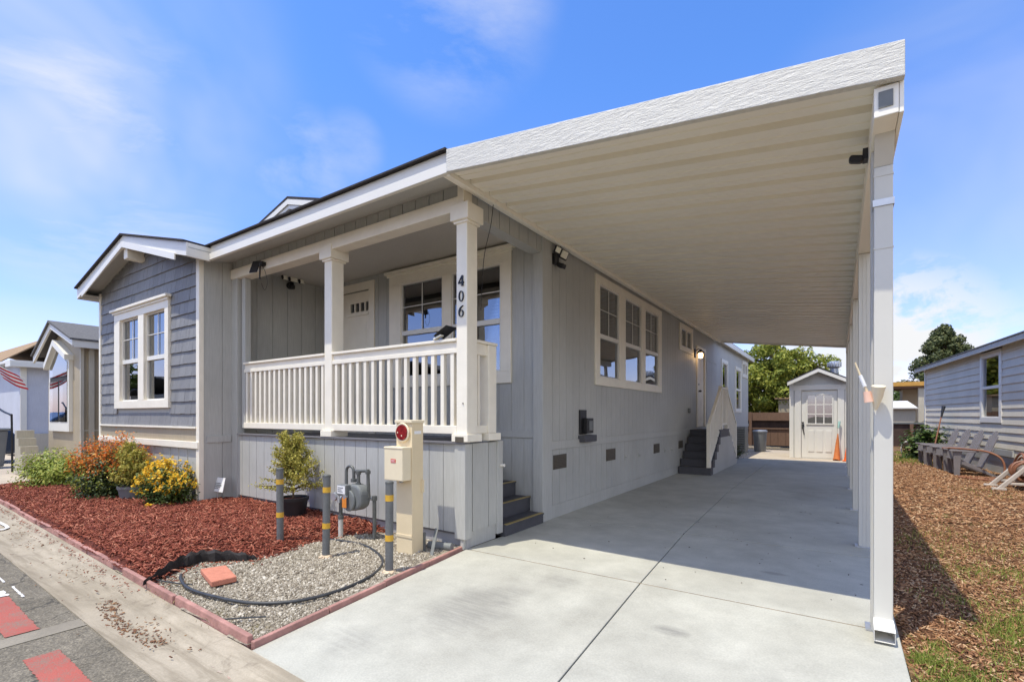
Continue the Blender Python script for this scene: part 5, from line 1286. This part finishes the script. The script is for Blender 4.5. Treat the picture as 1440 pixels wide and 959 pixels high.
# thin cables hanging from the eave
for pts, lab in (([(-3.0, 4.12, 3.56), (-3.04, 4.13, 3.35), (-3.10, 4.10, 3.05), (-3.115, 4.08, 2.75), (-3.11, 4.05, 2.45)], 'long thin black cable hanging from the carport edge beside the numbered post'),
                 ([(-2.99, 5.63, 3.57), (-3.06, 5.66, 3.53), (-3.10, 5.68, 3.47)], 'short thin black cable running from the eave to the twin floodlight')):
    mb = MB(); mb.tube(smooth_path(pts), .004, 6); tag(mb.build('cable', M['black'], None, base=pts[0]), lab, 'cable')
# scoop and stick on the front post
q = (.150, 3.68, 1.475)
sc = empty('flag_holder', q, 'cream cone and slim peach wrapped stick fixed to the front carport post', 'holder')
mb = MB(); mb.tube([(q[0] + .035, q[1] - .012, q[2] - .09), (q[0] + .045, q[1] - .03, q[2] - .02), (q[0] + .05, q[1] - .05, q[2] + .05)], [.010, .026, .036], 14); mb.build('cone', M['beige2'], sc, smooth=True)
mb = MB(); mb.tube([(q[0] + .005, q[1] - .02, q[2] - .01), (q[0] - .03, q[1] - .02, q[2] + .09), (q[0] - .065, q[1] - .02, q[2] + .20)], [.008, .007, .005], 8); st_ = mb.build('stick', M['beige'], sc, smooth=True)
mb = MB(); mb.tube([(q[0] + .005, q[1] - .025, q[2] - .045), (q[0] - .005, q[1] - .025, q[2] + .02)], [.026, .020], 10); mb.build('wrap', M['peach'], sc, smooth=True)
mb = MB(); mb.tube([(q[0] - .016, q[1] - .02, q[2] + .05), (q[0] - .04, q[1] - .02, q[2] + .12)], [.0115, .0105], 8); mb.build('grip', M['whitelabel'], st_, smooth=True)

# ------------------------------------------------------------------ behind the carport
SX0, SX1, SY0, SY1 = -1.29, .27, 17.9, 20.3
sh = empty('shed', ((SX0 + SX1) / 2, SY0, 0), 'small pale garden shed with white half glazed door and gabled dark roof', 'shed')
gs = lambda u: 2.44 + .38 * (.78 - abs(u - (SX0 + SX1) / 2)) / .78
fd = FR('-y', SY0)
mb = MB(); grooved(mb, fd, SX0, SX1, -.01, gs, [(-.98, -.02, .04, 2.14)], .08, t=.06, gd=0); mb.box(SX0, SX0 + .05, SY0 + .06, SY1, -.01, 2.44); mb.box(SX1 - .05, SX1, SY0 + .06, SY1, -.01, 2.44); mb.box(SX0, SX1, SY1, SY1 + .05, -.01, 2.44); mb.build('wall', M['shed_wall'], sh)
mb = MB(); m_ = (SX0 + SX1) / 2
mb.prism([(SX0 - .06, 2.40), (m_, 2.80), (SX1 + .06, 2.40), (SX1 + .06, 2.43), (m_, 2.84), (SX0 - .06, 2.43)], SY0 - .24, SY1 + .1); mb.build('roof', M['roof'], sh)
mb = MB()
mb.prism([(m_, 2.69), (SX1 + .055, 2.29), (SX1 + .055, 2.40), (m_, 2.80)], SY0 - .235, SY0 - .20); mb.prism([(SX0 - .055, 2.29), (m_, 2.69), (m_, 2.80), (SX0 - .055, 2.40)], SY0 - .235, SY0 - .20)
mb.build('rake_board', M['white'], sh)
mb = MB()
for (a, b, c, d) in ((-1.15, -.98, 0, 2.14), (-.02, .15, 0, 2.14), (-1.2, .2, 2.14, 2.30)): fb(mb, fd, a, b, c, d, 0, .03)
mb.box(SX0 - .012, SX0 + .1, SY0 - .015, SY0 - .001, 0, 2.44); mb.box(SX1 - .1, SX1 + .012, SY0 - .015, SY0 - .001, 0, 2.44); mb.build('door_frame', M['white'], sh, bevel=.004)
dr = MB(); G0, G1, H0, H1 = -.80, -.16, 1.10, 1.98
fb(dr, fd, -.975, G0, .04, 2.13, -.05, -.01); fb(dr, fd, G1, -.025, .04, 2.13, -.05, -.01); fb(dr, fd, G0, G1, H1, 2.13, -.05, -.01); fb(dr, fd, G0, G1, .04, H0, -.05, -.01)
fb(dr, fd, G0 - .04, G1 + .04, H0 - .04, H0, -.01, .012); fb(dr, fd, G0 - .04, G0, H0, H1, -.01, .012); fb(dr, fd, G1, G1 + .04, H0, H1, -.01, .012); fb(dr, fd, G0 - .04, G1 + .04, H1, H1 + .04, -.01, .012)
for k in range(3): fb(dr, fd, G0 + .01 + k * .23, G0 + .17 + k * .23, .22, .88, -.01, .004)
d_ = dr.build('door', M['white'], sh, bevel=.004)
mb = MB()
for k in (1, 2): fb(mb, fd, G0 + (G1 - G0) * k / 3 - .015, G0 + (G1 - G0) * k / 3 + .015, H0, H1, -.03, .006); fb(mb, fd, G0, G1, H0 + (H1 - H0) * k / 3 - .015, H0 + (H1 - H0) * k / 3 + .015, -.028, .005)
mb.build('glazing_bar', M['white'], d_)
mb = MB(); fb(mb, fd, G0, G1, H0, H1, -.035, -.03); mb.build('pane', M['glass'], d_); mb = MB(); fb(mb, fd, G0 - .05, G1 + .05, H0 - .05, H1 + .05, -.16, -.12); mb.build('blind', M['meter'], d_)
mb = MB(); q = (-.93, SY0, 1.02); mb.cyl((q[0], q[1] + .01, q[2] + .1), (q[0], q[1] - .03, q[2] + .1), .028); mb.tube([(q[0], q[1] - .02, q[2] - .02), (q[0] + .01, q[1] - .05, q[2] - .1), (q[0] + .035, q[1] - .02, q[2] - .28)], .014, 8); mb.obox((q[0], q[1] - .005, q[2] - .02), (1, 0, 0), (0, 1, 0), (0, 0, 1), .05, .02, .14); mb.build('handle', M['black'], d_)
mb = MB(); mb.lathe([(.10, -.22), (.105, .0), (.16, .04), (.19, .1), (.18, .18), (.12, .235), (0, .25)], (-.11, 18.9, 2.86), 20)
tv = mb.build('turbine_vent', M['galv'], sh, smooth=True)
mb = MB()
for k in range(16):
    t = 2 * math.pi * k / 16; c = Vector((-.11 + .183 * math.cos(t), 18.9 + .183 * math.sin(t), 2.99)); mb.obox(c, (-math.sin(t) + .5 * math.cos(t), math.cos(t) + .5 * math.sin(t), 0), (math.cos(t), math.sin(t), 0), (0, 0, 1), .05, .008, .15)
mb.build('vane', M['galv'], tv)
# brown fence
fe = empty('fence', (-2.2, 24.3, 0), 'brown wooden fence with open gap under its top boards, left of the shed', 'fence')
mb = MB()
for k in range(20): mb.box(-5.2 + k * .3, -4.91 + k * .3, 24.3, 24.325, .02, .78)
mb.build('boards', M['fence'], fe); mb = MB(); mb.box(-5.2, .8, 24.26, 24.32, 1.12, 1.48); mb.box(-5.2, .8, 24.25, 24.29, .74, .80); mb.build('top_board', M['fence'], fe)
for k in range(4):
    mb = MB(); mb.box(-5.1 + k * 1.75, -4.99 + k * 1.75, 24.2, 24.3, 0, 1.5); mb.build('fence_post', M['fence'], fe)
mb = MB(); mb.box(-5.2, .8, 24.40, 24.43, 0, 1.4); mb.build('backing', M['fence_dark'], fe)
ho = empty('brown_house', (-1.6, 30, 0), 'tan brown house wall glimpsed behind the brown fence under the bushy tree', 'house')
mb = MB(); mb.box(-2.3, -.2, 25.6, 26.6, 0, 2.1); mb.build('wall', M['tan_wall'], ho); mb = MB(); mb.box(-2.45, -.05, 25.45, 26.7, 2.1, 2.16); mb.build('roof', M['roof_brown'], ho)
# right: rail fence, beige shed, ochre roofed carport
fe = empty('fence', (2.5, 27, 0), 'dark low wooden fence with gray top rail closing the far side yard', 'fence')
mb = MB(); mb.box(.6, 4.6, 27.05, 27.1, 0, .98); mb.build('boards', M['fence_dark'], fe); mb = MB(); mb.box(.6, 4.6, 26.98, 27.08, .98, 1.05); mb.build('top_rail', M['meter'], fe)
for k in range(4):
    mb = MB(); mb.box(.9 + k * .83, 1.02 + k * .83, 26.93, 27.04, -.03, .98); mb.build('fence_post', M['fence'], fe)
s2 = empty('beige_shed', (1.6, 29, 0), 'low beige shed with a flat pale roof beyond the side yard fence', 'shed')
mb = MB(); mb.box(.2, 2.95, 29, 31, 0, 1.66); mb.build('wall', M['beige_wall'], s2); mb = MB(); mb.hexa([(.1, 28.8, 1.66), (3.05, 28.8, 1.66), (3.1, 31.2, 1.66), (.1, 31.2, 1.66), (.1, 28.8, 1.72), (3.0, 28.8, 1.72), (2.8, 30.5, 2.06), (.3, 30.5, 2.06)]); mb.build('roof', M['white'], s2)
oc = empty('ochre_carport', (2, 33, 0), 'open sided carport with an ochre roof edge in the distance on the right', 'carport')
mb = MB(); mb.box(-3.5, 4.6, 33, 37, 2.9, 3.12); mb.build('roof', M['orange_roof'], oc); mb = MB(); mb.box(-3.4, 4.5, 33.1, 36.9, 2.80, 2.895); mb.build('ceiling', M['fence'], oc)
for x_ in (-.1, 1.7, 3.5):
    mb = MB(); mb.box(x_, x_ + .3, 33.2, 33.5, -.1, 2.8); mb.build('carport_post', M['beige_wall'], oc)
mb = MB(); mb.box(3.0, 4.5, 35, 36.5, -.1, 2.8); mb.build('wall', M['tan_wall'], oc)

# trash can, AC unit, cones
tc_ = empty('trash_can', (-2.45, 20.4, 0), 'round gray trash can standing in front of the brown fence', 'trash can')
mb = MB(); mb.lathe([(0, 0), (.19, 0), (.20, .03), (.235, .70), (.25, .70), (.25, .74), (.225, .74), (.2, .68), (0, .66)], (-2.45, 20.4, 0), 22); mb.build('bin', M['can'], tc_, smooth=True)
mb = MB(); mb.lathe([(.255, .74), (.255, .775), (.2, .80), (0, .81)], (-2.45, 20.4, 0), 22); mb.build('lid', M['galv'], tc_, smooth=True)
ac = empty('air_conditioner', (-2.70, 18.6, 0), 'gray air conditioner unit against the far end of the house wall', 'air conditioner')
mb = MB(); mb.box(-3.08, -2.66, 18.4, 19.0, .05, .96); cb = mb.build('cabinet', M['meter'], ac, bevel=.015)
mb = MB()
for k in range(9): mb.box(-3.03, -2.70, 18.385, 18.4, .2 + .08 * k, .215 + .08 * k)
mb.build('grille', M['black'], cb)
mb = MB(); mb.box(-3.1, -2.6, 18.35, 19.05, -.005, .05); mb.build('pad', M['drive'], ac)
shrub('shrub', (-2.72, 16.45, 0), (.26, .26, .38), 'small dark dried shrub in shade behind the side steps', 'shrub', 'leaf_dark', 60, 20, (.04, .07), .4, .04, .1)
def cone(loc, r, h, label, name, collar=False):
    o = empty(name, loc, label, 'cone'); x, y, z = loc
    mb = MB(); mb.lathe([(r * .72, .025), (r * .18, h), (r * .12, h + .004), (0, h + .004)], loc, 22); c = mb.build('body', M['orange'], o, smooth=True)
    mb = MB(); mb.box(x - r, x + r, y - r, y + r, z, z + .025); mb.build('base', M['orange'], o, bevel=.008)
    if collar:
        mb = MB(); a, b = .45, .66; f = lambda t: r * (.72 + (.18 - .72) * t) + .004; mb.lathe([(f(a), .025 + (h - .025) * a), (f(b), .025 + (h - .025) * b)], loc, 22); mb.build('collar', M['orange'], o, smooth=True)
    return o
cone((.215, 17.45, 0), .115, .44, 'small bright orange traffic cone by the right corner of the shed', 'traffic_cone')
tcn = empty('furled_umbrella', (-.05, 17.62, 0), 'tall slim orange furled umbrella with a teal tip leaning at the white shed door', 'umbrella')
mb = MB(); mb.tube([(-.05, 17.55, .0), (-.04, 17.58, .05), (-.02, 17.68, .55), (-.01, 17.72, .80)], [.095, .09, .045, .012], 12); mb.build('canopy', M['rust_o'], tcn, smooth=True)
mb = MB(); mb.tube([(-.01, 17.72, .78), (.0, 17.76, .98)], .01, 8); shf = mb.build('shaft', M['white'], tcn, smooth=True)
mb = MB(); mb.tube([(.0, 17.76, .97), (.03, 17.80, 1.17)], [.022, .034], 8); mb.build('grip', M['teal'], tcn, smooth=True)
rt = empty('red_tool', (.36, 18.0, 0), 'red handled tool leaning against the right side of the shed', 'tool')
mb = MB(); mb.tube([(.33, 17.7, .0), (.31, 17.85, 1.28)], .017, 8); mb.build('shaft', M['flag_red'], rt, smooth=True); mb = MB(); mb.obox((.32, 17.85, 1.22), (1, 0, 0), (0, 1, 0), (0, 0, 1), .12, .04, .10); mb.build('handle', M['flag_red'], rt, bevel=.01)

# ------------------------------------------------------------------ the neighbour on the right (its wall turned a few degrees)
nb = empty('neighbour_house', (0, 0, 0), 'white lap sided neighbouring house with one tall window on the right', 'house')
NL0, NL1 = -5.0, 8.0
mb = MB(); fr = FR('-x', 0); NW = (1.02, 2.42, 1.17, 2.92)
z = .40; lap = .185
while z < 3.02:
    z1 = min(z + lap, 3.02)
    for (a, b) in ([(NL0, NW[0] + .02), (NW[1] - .02, NL1)] if (z < NW[3] - .02 and z1 > NW[2] + .02) else [(NL0, NL1)]):
        x0, x1 = -.028, -.004
        mb.hexa([(x0, a, z), (.03, a, z), (.03, b, z), (x0, b, z), (x1, a, z1), (.03, a, z1), (.03, b, z1), (x1, b, z1)])
    z += lap
mb.box(0, 8, NL1 - .05, NL1, .1, 3.02); mb.box(0, 8, NL0, NL0 + .05, -.1, 3.02)
for k in range(14): mb.hexa([(0, NL0 - .03, .4 + lap * k), (8, NL0 - .03, .4 + lap * k), (8, NL0 - .001, .4 + lap * k), (0, NL0 - .001, .4 + lap * k), (0, NL0 - .006, .4 + lap * (k + 1)), (8, NL0 - .006, .4 + lap * (k + 1)), (8, NL0 - .001, .4 + lap * (k + 1)), (0, NL0 - .001, .4 + lap * (k + 1))])
mb.build('lap_siding', M['nb_wall'], nb)
mb = MB(); mb.box(-.012, .03, NL0, NL1, -.08, .25); mb.box(-.03, .03, NL0, NL1, .25, .40); mb.build('skirting', M['siding_band'], nb)
mb = MB(); mb.box(-.045, .0, NL1 - .1, NL1 + .02, -.05, 3.02); mb.box(-.045, .1, NL1, NL1 + .02, -.05, 3.02); mb.build('corner_board', M['white'], nb)
mb = MB(); mb.prism([(-.27, 3.02), (4, 4.1), (8.4, 3.02), (8.4, 3.05), (4, 4.15), (-.27, 3.05)], NL0 - .3, NL1 + .35); mb.build('roof', M['roof_gray'], nb)
mb = MB(); mb.box(-.25, -.22, NL0 - .28, NL1 + .33, 2.90, 3.018); mb.box(-.22, 0, NL0 - .28, NL1 + .33, 2.97, 2.985); mb.build('eave_trim', M['tan_light'], nb)
mb = MB(); mb.prism([(0, 3.0), (8, 3.0), (4, 4.02)], NL1 - .04, NL1); mb.build('gable_wall', M['nb_wall'], nb); mb = MB(); mb.prism([(0, 3.0), (8, 3.0), (4, 4.02)], NL0, NL0 + .04); mb.build('gable_wall', M['nb_wall'], nb)
window(nb, FR('-x', -.012), NW, [(1.16, 2.28)], (1.30, 2.80), 2.04, False, False, mats=('white', 'white'), blind=False)
mb = MB(); mb.box(-.06, -.03, .3, 1.9, .42, .56); mb.build('trim_board', M['siding_band'], nb)
nb.location = (3.28, 14.80, 0); nb.rotation_euler.z = R(4.8)

# resin garden chairs in a row: built facing -x, back towards the wall
def chair(label, first):
    o = empty('garden_chair', (0, 0, 0), label, 'chair', 'gray garden chairs in a row along the neighbour wall')
    def part(name, f, mat='resin', bev=.006):
        mb = MB(); f(mb); return mb.build(name, M[mat], o, bevel=bev)
    for s in (-1, 1):
        part('leg', lambda mb: mb.hexa([(-.36, s * .30 - .03, 0), (-.26, s * .30 - .03, 0), (-.26, s * .30 + .03, 0), (-.36, s * .30 + .03, 0), (-.38, s * .30 - .03, .55), (-.24, s * .30 - .03, .55), (-.24, s * .30 + .03, .55), (-.38, s * .30 + .03, .55)]))
        part('leg', lambda mb: mb.hexa([(.30, s * .26 - .02, 0), (.40, s * .26 - .02, 0), (.40, s * .26 + .02, 0), (.30, s * .26 + .02, 0), (-.30, s * .26 - .02, .29), (-.26, s * .26 - .02, .38), (-.26, s * .26 + .02, .38), (-.30, s * .26 + .02, .29)]))
        part('arm', lambda mb: mb.hexa([(-.44, s * .31 - .055, .55), (.26, s * .31 - .035, .53), (.26, s * .31 + .035, .53), (-.44, s * .31 + .055, .55), (-.44, s * .31 - .055, .58), (.26, s * .31 - .035, .56), (.26, s * .31 + .035, .56), (-.44, s * .31 + .055, .58)]))
    def seat(mb):
        for k in range(6):
            x = -.37 + k * .095; zz = .375 - .035 * k; mb.obox((x, 0, zz), (1, 0, -.37), (0, 1, 0), (.37, 0, 1), .085, .52, .022)
    part('seat', seat, bev=.004)
    def back(mb):
        for k in range(5):
            u = (k - 2) / 2; b0 = Vector((.13, u * .19, .17)); L = .90 - .12 * u * u; d = Vector((.33, u * .08, .95)).normalized(); c = b0 + d * L / 2
            mb.obox(c, d, (0, 1, -.1 * u), (.92, 0, -.40), L, .088, .02)
        mb.obox((.30, 0, .60), (0, 1, 0), (.33, 0, .95), (.95, 0, -.33), .60, .07, .025)
    part('backrest', back, bev=.006)
    return o
wd = Vector((-math.sin(R(4.8)), math.cos(R(4.8)), 0))
labs = ['nearest gray resin garden chair with the orange hose over its arm', 'second nearest gray resin garden chair of the row along the white wall', 'third gray resin garden chair from the front, next to the farthest one', 'farthest gray resin garden chair in the row, beside the leafy plant']
proto = chair(labs[0], True)
for i, (x_, y_) in enumerate(((2.56, 15.28), (2.49, 16.22), (2.41, 17.16), (2.33, 18.1))):
    o = proto if i == 0 else copy_tree(proto)
    o['label'] = labs[i]; o.location = (x_, y_, -.025); o.rotation_euler.z = R(4.8 + rnd.uniform(-3, 3))
# orange brown hose over the arm and down to a reel
hp = smooth_path([(2.12, 15.75, .55), (2.25, 15.4, .575), (2.5, 15.05, .57), (2.75, 14.72, .54), (2.92, 14.55, .40), (2.95, 14.5, .15), (2.85, 14.5, .0), (2.5, 14.6, -.01), (2.2, 14.4, -.005), (2.5, 14.0, 0), (2.9, 13.7, .02), (2.98, 13.2, .12)], 7)
mb = MB(); mb.tube(hp, .02, 8); tag(mb.build('garden_hose', M['rust'], None, smooth=True, base=hp[0]), 'orange brown garden hose looped over the chair arm and trailing to the reel', 'hose')
rl = empty('hose_reel', (2.86, 12.75, 0), 'tan plastic hose reel holding a coiled orange brown hose at the right edge', 'hose reel')
for yy in (12.45, 13.05):
    mb = MB()
    mb.bar((2.45, yy, -.02), (2.86, yy, .46), .06, .07, (1, 0, .3)); mb.bar((3.25, yy, -.02), (2.86, yy, .46), .06, .07, (1, 0, .3)); mb.bar((2.60, yy, .1), (3.1, yy, .1), .05, .05); mb.box(2.36, 2.56, yy - .035, yy + .035, -.03, .02)
    mb.build('side_frame', M['tan_resin'], rl, bevel=.012)
mb = MB(); mb.cyl((2.86, 12.48, .32), (2.86, 13.02, .32), .10, seg=18); mb.build('drum', M['tan_resin'], rl, smooth=True)
mb = MB()
for k in range(9):
    yy = 12.54 + .052 * k; rr = .13 + .06 * rnd.random(); mb.tube([(2.86 + rr * math.cos(t), yy + .02 * math.sin(t * 2 + k), .32 + rr * math.sin(t)) for t in np.linspace(0, 2 * math.pi, 24)], .018, 7)
mb.build('coiled_hose', M['rust'], rl, smooth=True)
# hose loop leaning behind the reel
mb = MB(); mb.tube([(2.93 + .05 * math.sin(t), 13.45 + .36 * math.cos(t), .30 + .30 * math.sin(t)) for t in np.linspace(0, 2 * math.pi, 30)], .02, 8); mb.tube([(2.97 + .05 * math.sin(t), 13.6 + .28 * math.cos(t), .26 + .26 * math.sin(t)) for t in np.linspace(0, 2 * math.pi, 30)], .02, 8)
tag(mb.build('hose_coil', M['rust'], None, smooth=True, base=(2.95, 13.5, 0)), 'loose orange brown hose loops leaning on the wall behind the reel', 'hose')
# leafy plant, rake and white ring by the far corner of that house
shrub('leafy_plant', (2.25, 20.0, -.03), (.55, .6, .85), 'leafy green plant at the far corner of the white lap sided house', 'plant', 'leaf_mid', 70, 26, (.10, .2), .45, .06, .15)
rk = empty('rake', (2.3, 18.9, 0), 'rusty stick with a black top leaning on the corner beside the leafy plant', 'rake')
mb = MB(); mb.tube([(2.28, 18.85, 0), (2.55, 19.2, 1.3)], .018, 8); mb.build('shaft', M['rust'], rk, smooth=True); mb = MB(); mb.tube([(2.55, 19.2, 1.29), (2.62, 19.3, 1.62)], [.022, .05], 8); mb.build('head', M['black'], rk, smooth=True)
mb = MB(); mb.tube([(1.86 + .14 * math.cos(t), 20.4 - .05 * math.cos(t), .24 + .25 * math.sin(t)) for t in np.linspace(0, 2 * math.pi, 26)], .022, 8); tag(mb.build('white_hoop', M['white'], None, smooth=True, base=(1.86, 20.4, 0)), 'small white hoop standing on the ground beside the leafy plant', 'hoop')

# ------------------------------------------------------------------ neighbours on the left
n2 = empty('tan_house', (-15.2, 3.6, 0), 'tan neighbouring house with gabled front bay and gray shingle roof left of the gray house', 'house')
X2 = -13.9
mb = MB(); mb.box(-16.3, X2, 3.62, 14, 0, 2.93); mb.build('wall', M['tan_wall'], n2)
mb = MB(); mb.prism([(-16.3, 2.93), (X2, 2.93), (-15.15, 3.40)], 3.62, 3.68); mb.build('gable_wall', M['tan_wall'], n2)
for (a, b) in ((3.60, 3.66), (3.745, 3.84)):
    mb = MB(); mb.box(X2, X2 + .05, a, b, 0, 2.9); mb.build('corner_board', M['tan_light'], n2)
mb = MB(); mb.box(X2, X2 + .02, 3.60, 9, 1.0, 1.03); mb.build('band_trim', M['tan_light'], n2)
mb = MB(); mb.prism([(-16.62, 2.80), (-15.2, 3.50), (X2 + .30, 2.97), (X2 + .30, 3.01), (-15.2, 3.55), (-16.62, 2.84)], 3.36, 14.2); mb.build('roof', M['roof_gray'], n2)
mb = MB(); mb.prism([(-16.6, 2.64), (-15.2, 3.36), (-15.2, 3.498), (-16.6, 2.798)], 3.40, 3.44); mb.prism([(-15.2, 3.36), (X2 + .28, 2.85), (X2 + .28, 2.968), (-15.2, 3.498)], 3.40, 3.44); mb.box(X2 + .25, X2 + .28, 3.44, 14, 2.82, 2.968); mb.build('fascia', M['white'], n2)
mb = MB(); mb.box(X2, X2 + .25, 3.45, 14, 2.84, 2.86); mb.build('soffit', M['tan_light'], n2)
mb = MB(); mb.hexa([(-14.4, 5.0, 3.19), (-14.1, 5.0, 3.07), (-14.1, 5.5, 3.07), (-14.4, 5.5, 3.19), (-14.4, 5.0, 3.30), (-14.1, 5.0, 3.18), (-14.1, 5.5, 3.18), (-14.4, 5.5, 3.30)]); mb.build('roof_vent', M['black'], n2)
mb = MB(); mb.prism([(-16.0, 2.45), (-15.3, 2.98), (-14.4, 2.6), (-14.4, 2.72), (-15.3, 3.12), (-16.0, 2.58)], 3.46, 3.64); mb.build('rake_board', M['white'], n2)
mb = MB(); mb.prism([(-15.95, .98), (-14.45, .98), (-14.45, 2.62), (-15.3, 2.98), (-15.95, 2.5)], 3.55, 3.62); bw = mb.build('bay_window', M['white'], n2)
mb = MB(); mb.prism([(-15.85, 1.2), (-15.2, 1.2), (-15.2, 2.15), (-15.85, 2.15)], 3.54, 3.549); mb.prism([(-15.1, 1.2), (-14.55, 1.2), (-14.55, 2.15), (-15.1, 2.15)], 3.54, 3.549); mb.prism([(-15.85, 2.25), (-14.55, 2.25), (-14.55, 2.56), (-15.3, 2.88), (-15.85, 2.47)], 3.54, 3.549); mb.build('pane', M['glass'], bw)
mb = MB(); mb.prism([(-15.85, 1.2), (-14.55, 1.2), (-14.55, 2.5), (-15.3, 2.8), (-15.85, 2.4)], 3.5495, 3.5499); mb.build('interior', M['interior'], bw)
st3 = empty('concrete_steps', (-15.5, 3.0, 0), 'tan stepped planter wall in front of the tan house', 'planter')
mb = MB()
for k in range(4): mb.box(-15.9 + .16 * k, -15.74 + .16 * k, 2.95, 3.25, 0, 1.0 - .18 * k)
mb.build('wall', M['beige_wall'], st3)
n3 = empty('blue_white_house', (-22, 4.2, 0), 'blue white house with white eave far left beyond the tan house', 'house')
mb = MB(); mb.box(-25, -22, 4.2, 13, .1, 3.02); mb.build('wall', M['bluewhite'], n3)
mb = MB(); mb.box(-25.4, -21.6, 3.9, 13.2, 3.025, 3.10); mb.build('roof', M['white'], n3)
mb = MB(); mb.box(-22.2, -21.58, 3.9, 13.0, 2.90, 3.02); mb.build('fascia', M['white'], n3)
mb = MB(); mb.box(-21.99, -21.94, 4.2, 4.35, .1, 2.9); mb.build('corner_board', M['white'], n3)
mb = MB(); mb.box(-21.99, -21.9, 4.2, 9, .1, .75); mb.build('skirting', M['tan_light'], n3)
n4 = empty('brown_roof_house', (-30, 7, 0), 'house with a light brown shingle roof rising behind the blue white house', 'house')
mb = MB(); mb.box(-39.5, -29.5, 5.4, 11, 0, 3.61); mb.build('wall', M['bluewhite'], n4); mb = MB(); mb.prism([(5.0, 3.60), (6.6, 4.80), (11.5, 3.60), (11.5, 3.65), (6.6, 4.87), (5.0, 3.65)], -40, -29, 'x'); mb.build('roof', M['roof_brown'], n4)
# flag, handrail, parked car, bins
fg = empty('striped_flag', (-17, 3.1, 0), 'red and white striped flag hanging from a slanted pole at the far left', 'flag')
mb = MB(); mb.tube([(-17.0, 3.35, 2.25), (-17.02, 2.78, 2.62)], .012, 6); mb.build('pole', M['white'], fg, smooth=True)
for k in range(7):
    mb = MB(); vs = []
    for i in range(8):
        t = i / 7; y_ = 3.24 - .44 * t; zt = 2.35 + .26 * t - .02
        for w_ in (0, 1):
            zz = zt - (k + w_) * .048 - .05 * math.sin(t * 3) * (k + w_) / 7
            for e in (-.004, .004): vs.append((-17.0 + .03 * math.sin(t * 7 + k * .3) + e + .03 * k / 7, y_ + .022 * (k + w_), zz))
    fs = []
    for i in range(7):
        a = i * 4; b = a + 4; fs += [(a, b, b + 2, a + 2), (a + 1, a + 3, b + 3, b + 1), (a, a + 1, b + 1, b), (a + 2, b + 2, b + 3, a + 3)]
    fs += [(0, 2, 3, 1), (28, 29, 31, 30)]
    mb.add(vs, fs); mb.build('stripe', M['flag_red' if k % 2 == 0 else 'flag_white'], fg)
hr_ = empty('handrail', (-16.6, 2.9, 0), 'black metal handrail on the walkway at the far left', 'handrail')
mb = MB(); mb.tube(smooth_path([(-17.8, 2.85, 1.70), (-16.9, 2.92, 1.46), (-16.45, 2.98, 1.36), (-16.40, 2.99, 1.25), (-16.40, 3.0, .0)]), .022, 8); mb.tube([(-17.3, 2.88, 1.55), (-17.3, 2.88, 0)], .02, 8); mb.build('rail', M['black'], hr_, smooth=True)
car = empty('parked_car', (-20.5, 2.2, 0), 'dark blue car parked at the far left edge beyond the handrail', 'car')
mb = MB(); mb.prism([(-.3, .25), (3.7, .25), (3.75, .7), (3.55, .98), (2.9, 1.02), (2.3, 1.45), (.9, 1.48), (.2, 1.05), (-.3, .85)], -21.3, -19.7, 'x'); mb.build('body', M['car'], car, bevel=.08)
mb = MB(); mb.prism([(.95, 1.06), (2.72, 1.06), (2.25, 1.40), (1.0, 1.42)], -19.7, -19.68, 'x'); mb.build('window', M['glass'], car)
for y_ in (.45, 3.0):
    mb = MB(); mb.cyl((-19.95, y_, .31), (-19.66, y_, .31), .31, seg=22); wl = mb.build('wheel', M['black_matte'], car, smooth=True); mb = MB(); mb.cyl((-19.67, y_, .31), (-19.64, y_, .31), .2, seg=16); mb.build('rim', M['galv'], wl)
bn = empty('wheeled_bin', (-18.3, 2.9, 0), 'gray green wheeled bin at the far left behind the handrail', 'bin')
mb = MB(); mb.hexa([(-18.55, 2.7, 0.02), (-18.05, 2.7, .02), (-18.05, 3.15, .02), (-18.55, 3.15, .02), (-18.62, 2.62, .95), (-17.98, 2.62, .95), (-17.98, 3.22, .95), (-18.62, 3.22, .95)]); mb.build('bin', M['can'], bn, bevel=.03); mb = MB(); mb.box(-18.66, -17.94, 2.58, 3.26, .952, 1.02); mb.build('lid', M['pot_gray'], bn, bevel=.03)

# houses and trees across the street, behind the camera (they show in the window glass)
for i, (x0, x1) in enumerate(((-50, -38), (-24.5, -16), (-13.5, -6))):
    oh = empty('opposite_house', ((x0 + x1) / 2, -9.6, 0), ('beige house far along the opposite side of the street', 'beige house across the street, mirrored in the porch window', 'low tan house across the street facing the porch')[i], 'house')
    mb = MB(); mb.box(x0, x1, -16, -9.6, -.1, 3.0); mb.build('wall', M['tan_wall' if i == 2 else 'beige_wall'], oh)
    mb = MB(); mb.prism([(x0 - .3, 3.0), ((x0 + x1) / 2, 4.3), (x1 + .3, 3.0), (x1 + .3, 3.1), ((x0 + x1) / 2, 4.4), (x0 - .3, 3.1)], -16.3, -9.2); mb.build('roof', M['roof_gray'], oh)
    for u in (x0 + 1.2, x1 - 2.6):
        mb = MB(); mb.box(u, u + 1.4, -9.6, -9.56, 1.0, 2.2); wn = mb.build('window', M['white'], oh); mb = MB(); mb.box(u + .08, u + 1.32, -9.559, -9.55, 1.08, 2.12); mb.build('pane', M['glass'], wn)
for i, (x_, y_, h_) in enumerate(((-36, -12, 5.5), (-53, -9, 6.5))):
    tree('street_tree', (x_, y_, -.1), h_, (2.6, 2.6, 2.2), ('round green tree across the street far to the left', 'taller round green tree at the far end of the opposite houses')[i], 'leaf_mid', 60, 70, (.7, .7, .5), (.25, .5), .2)
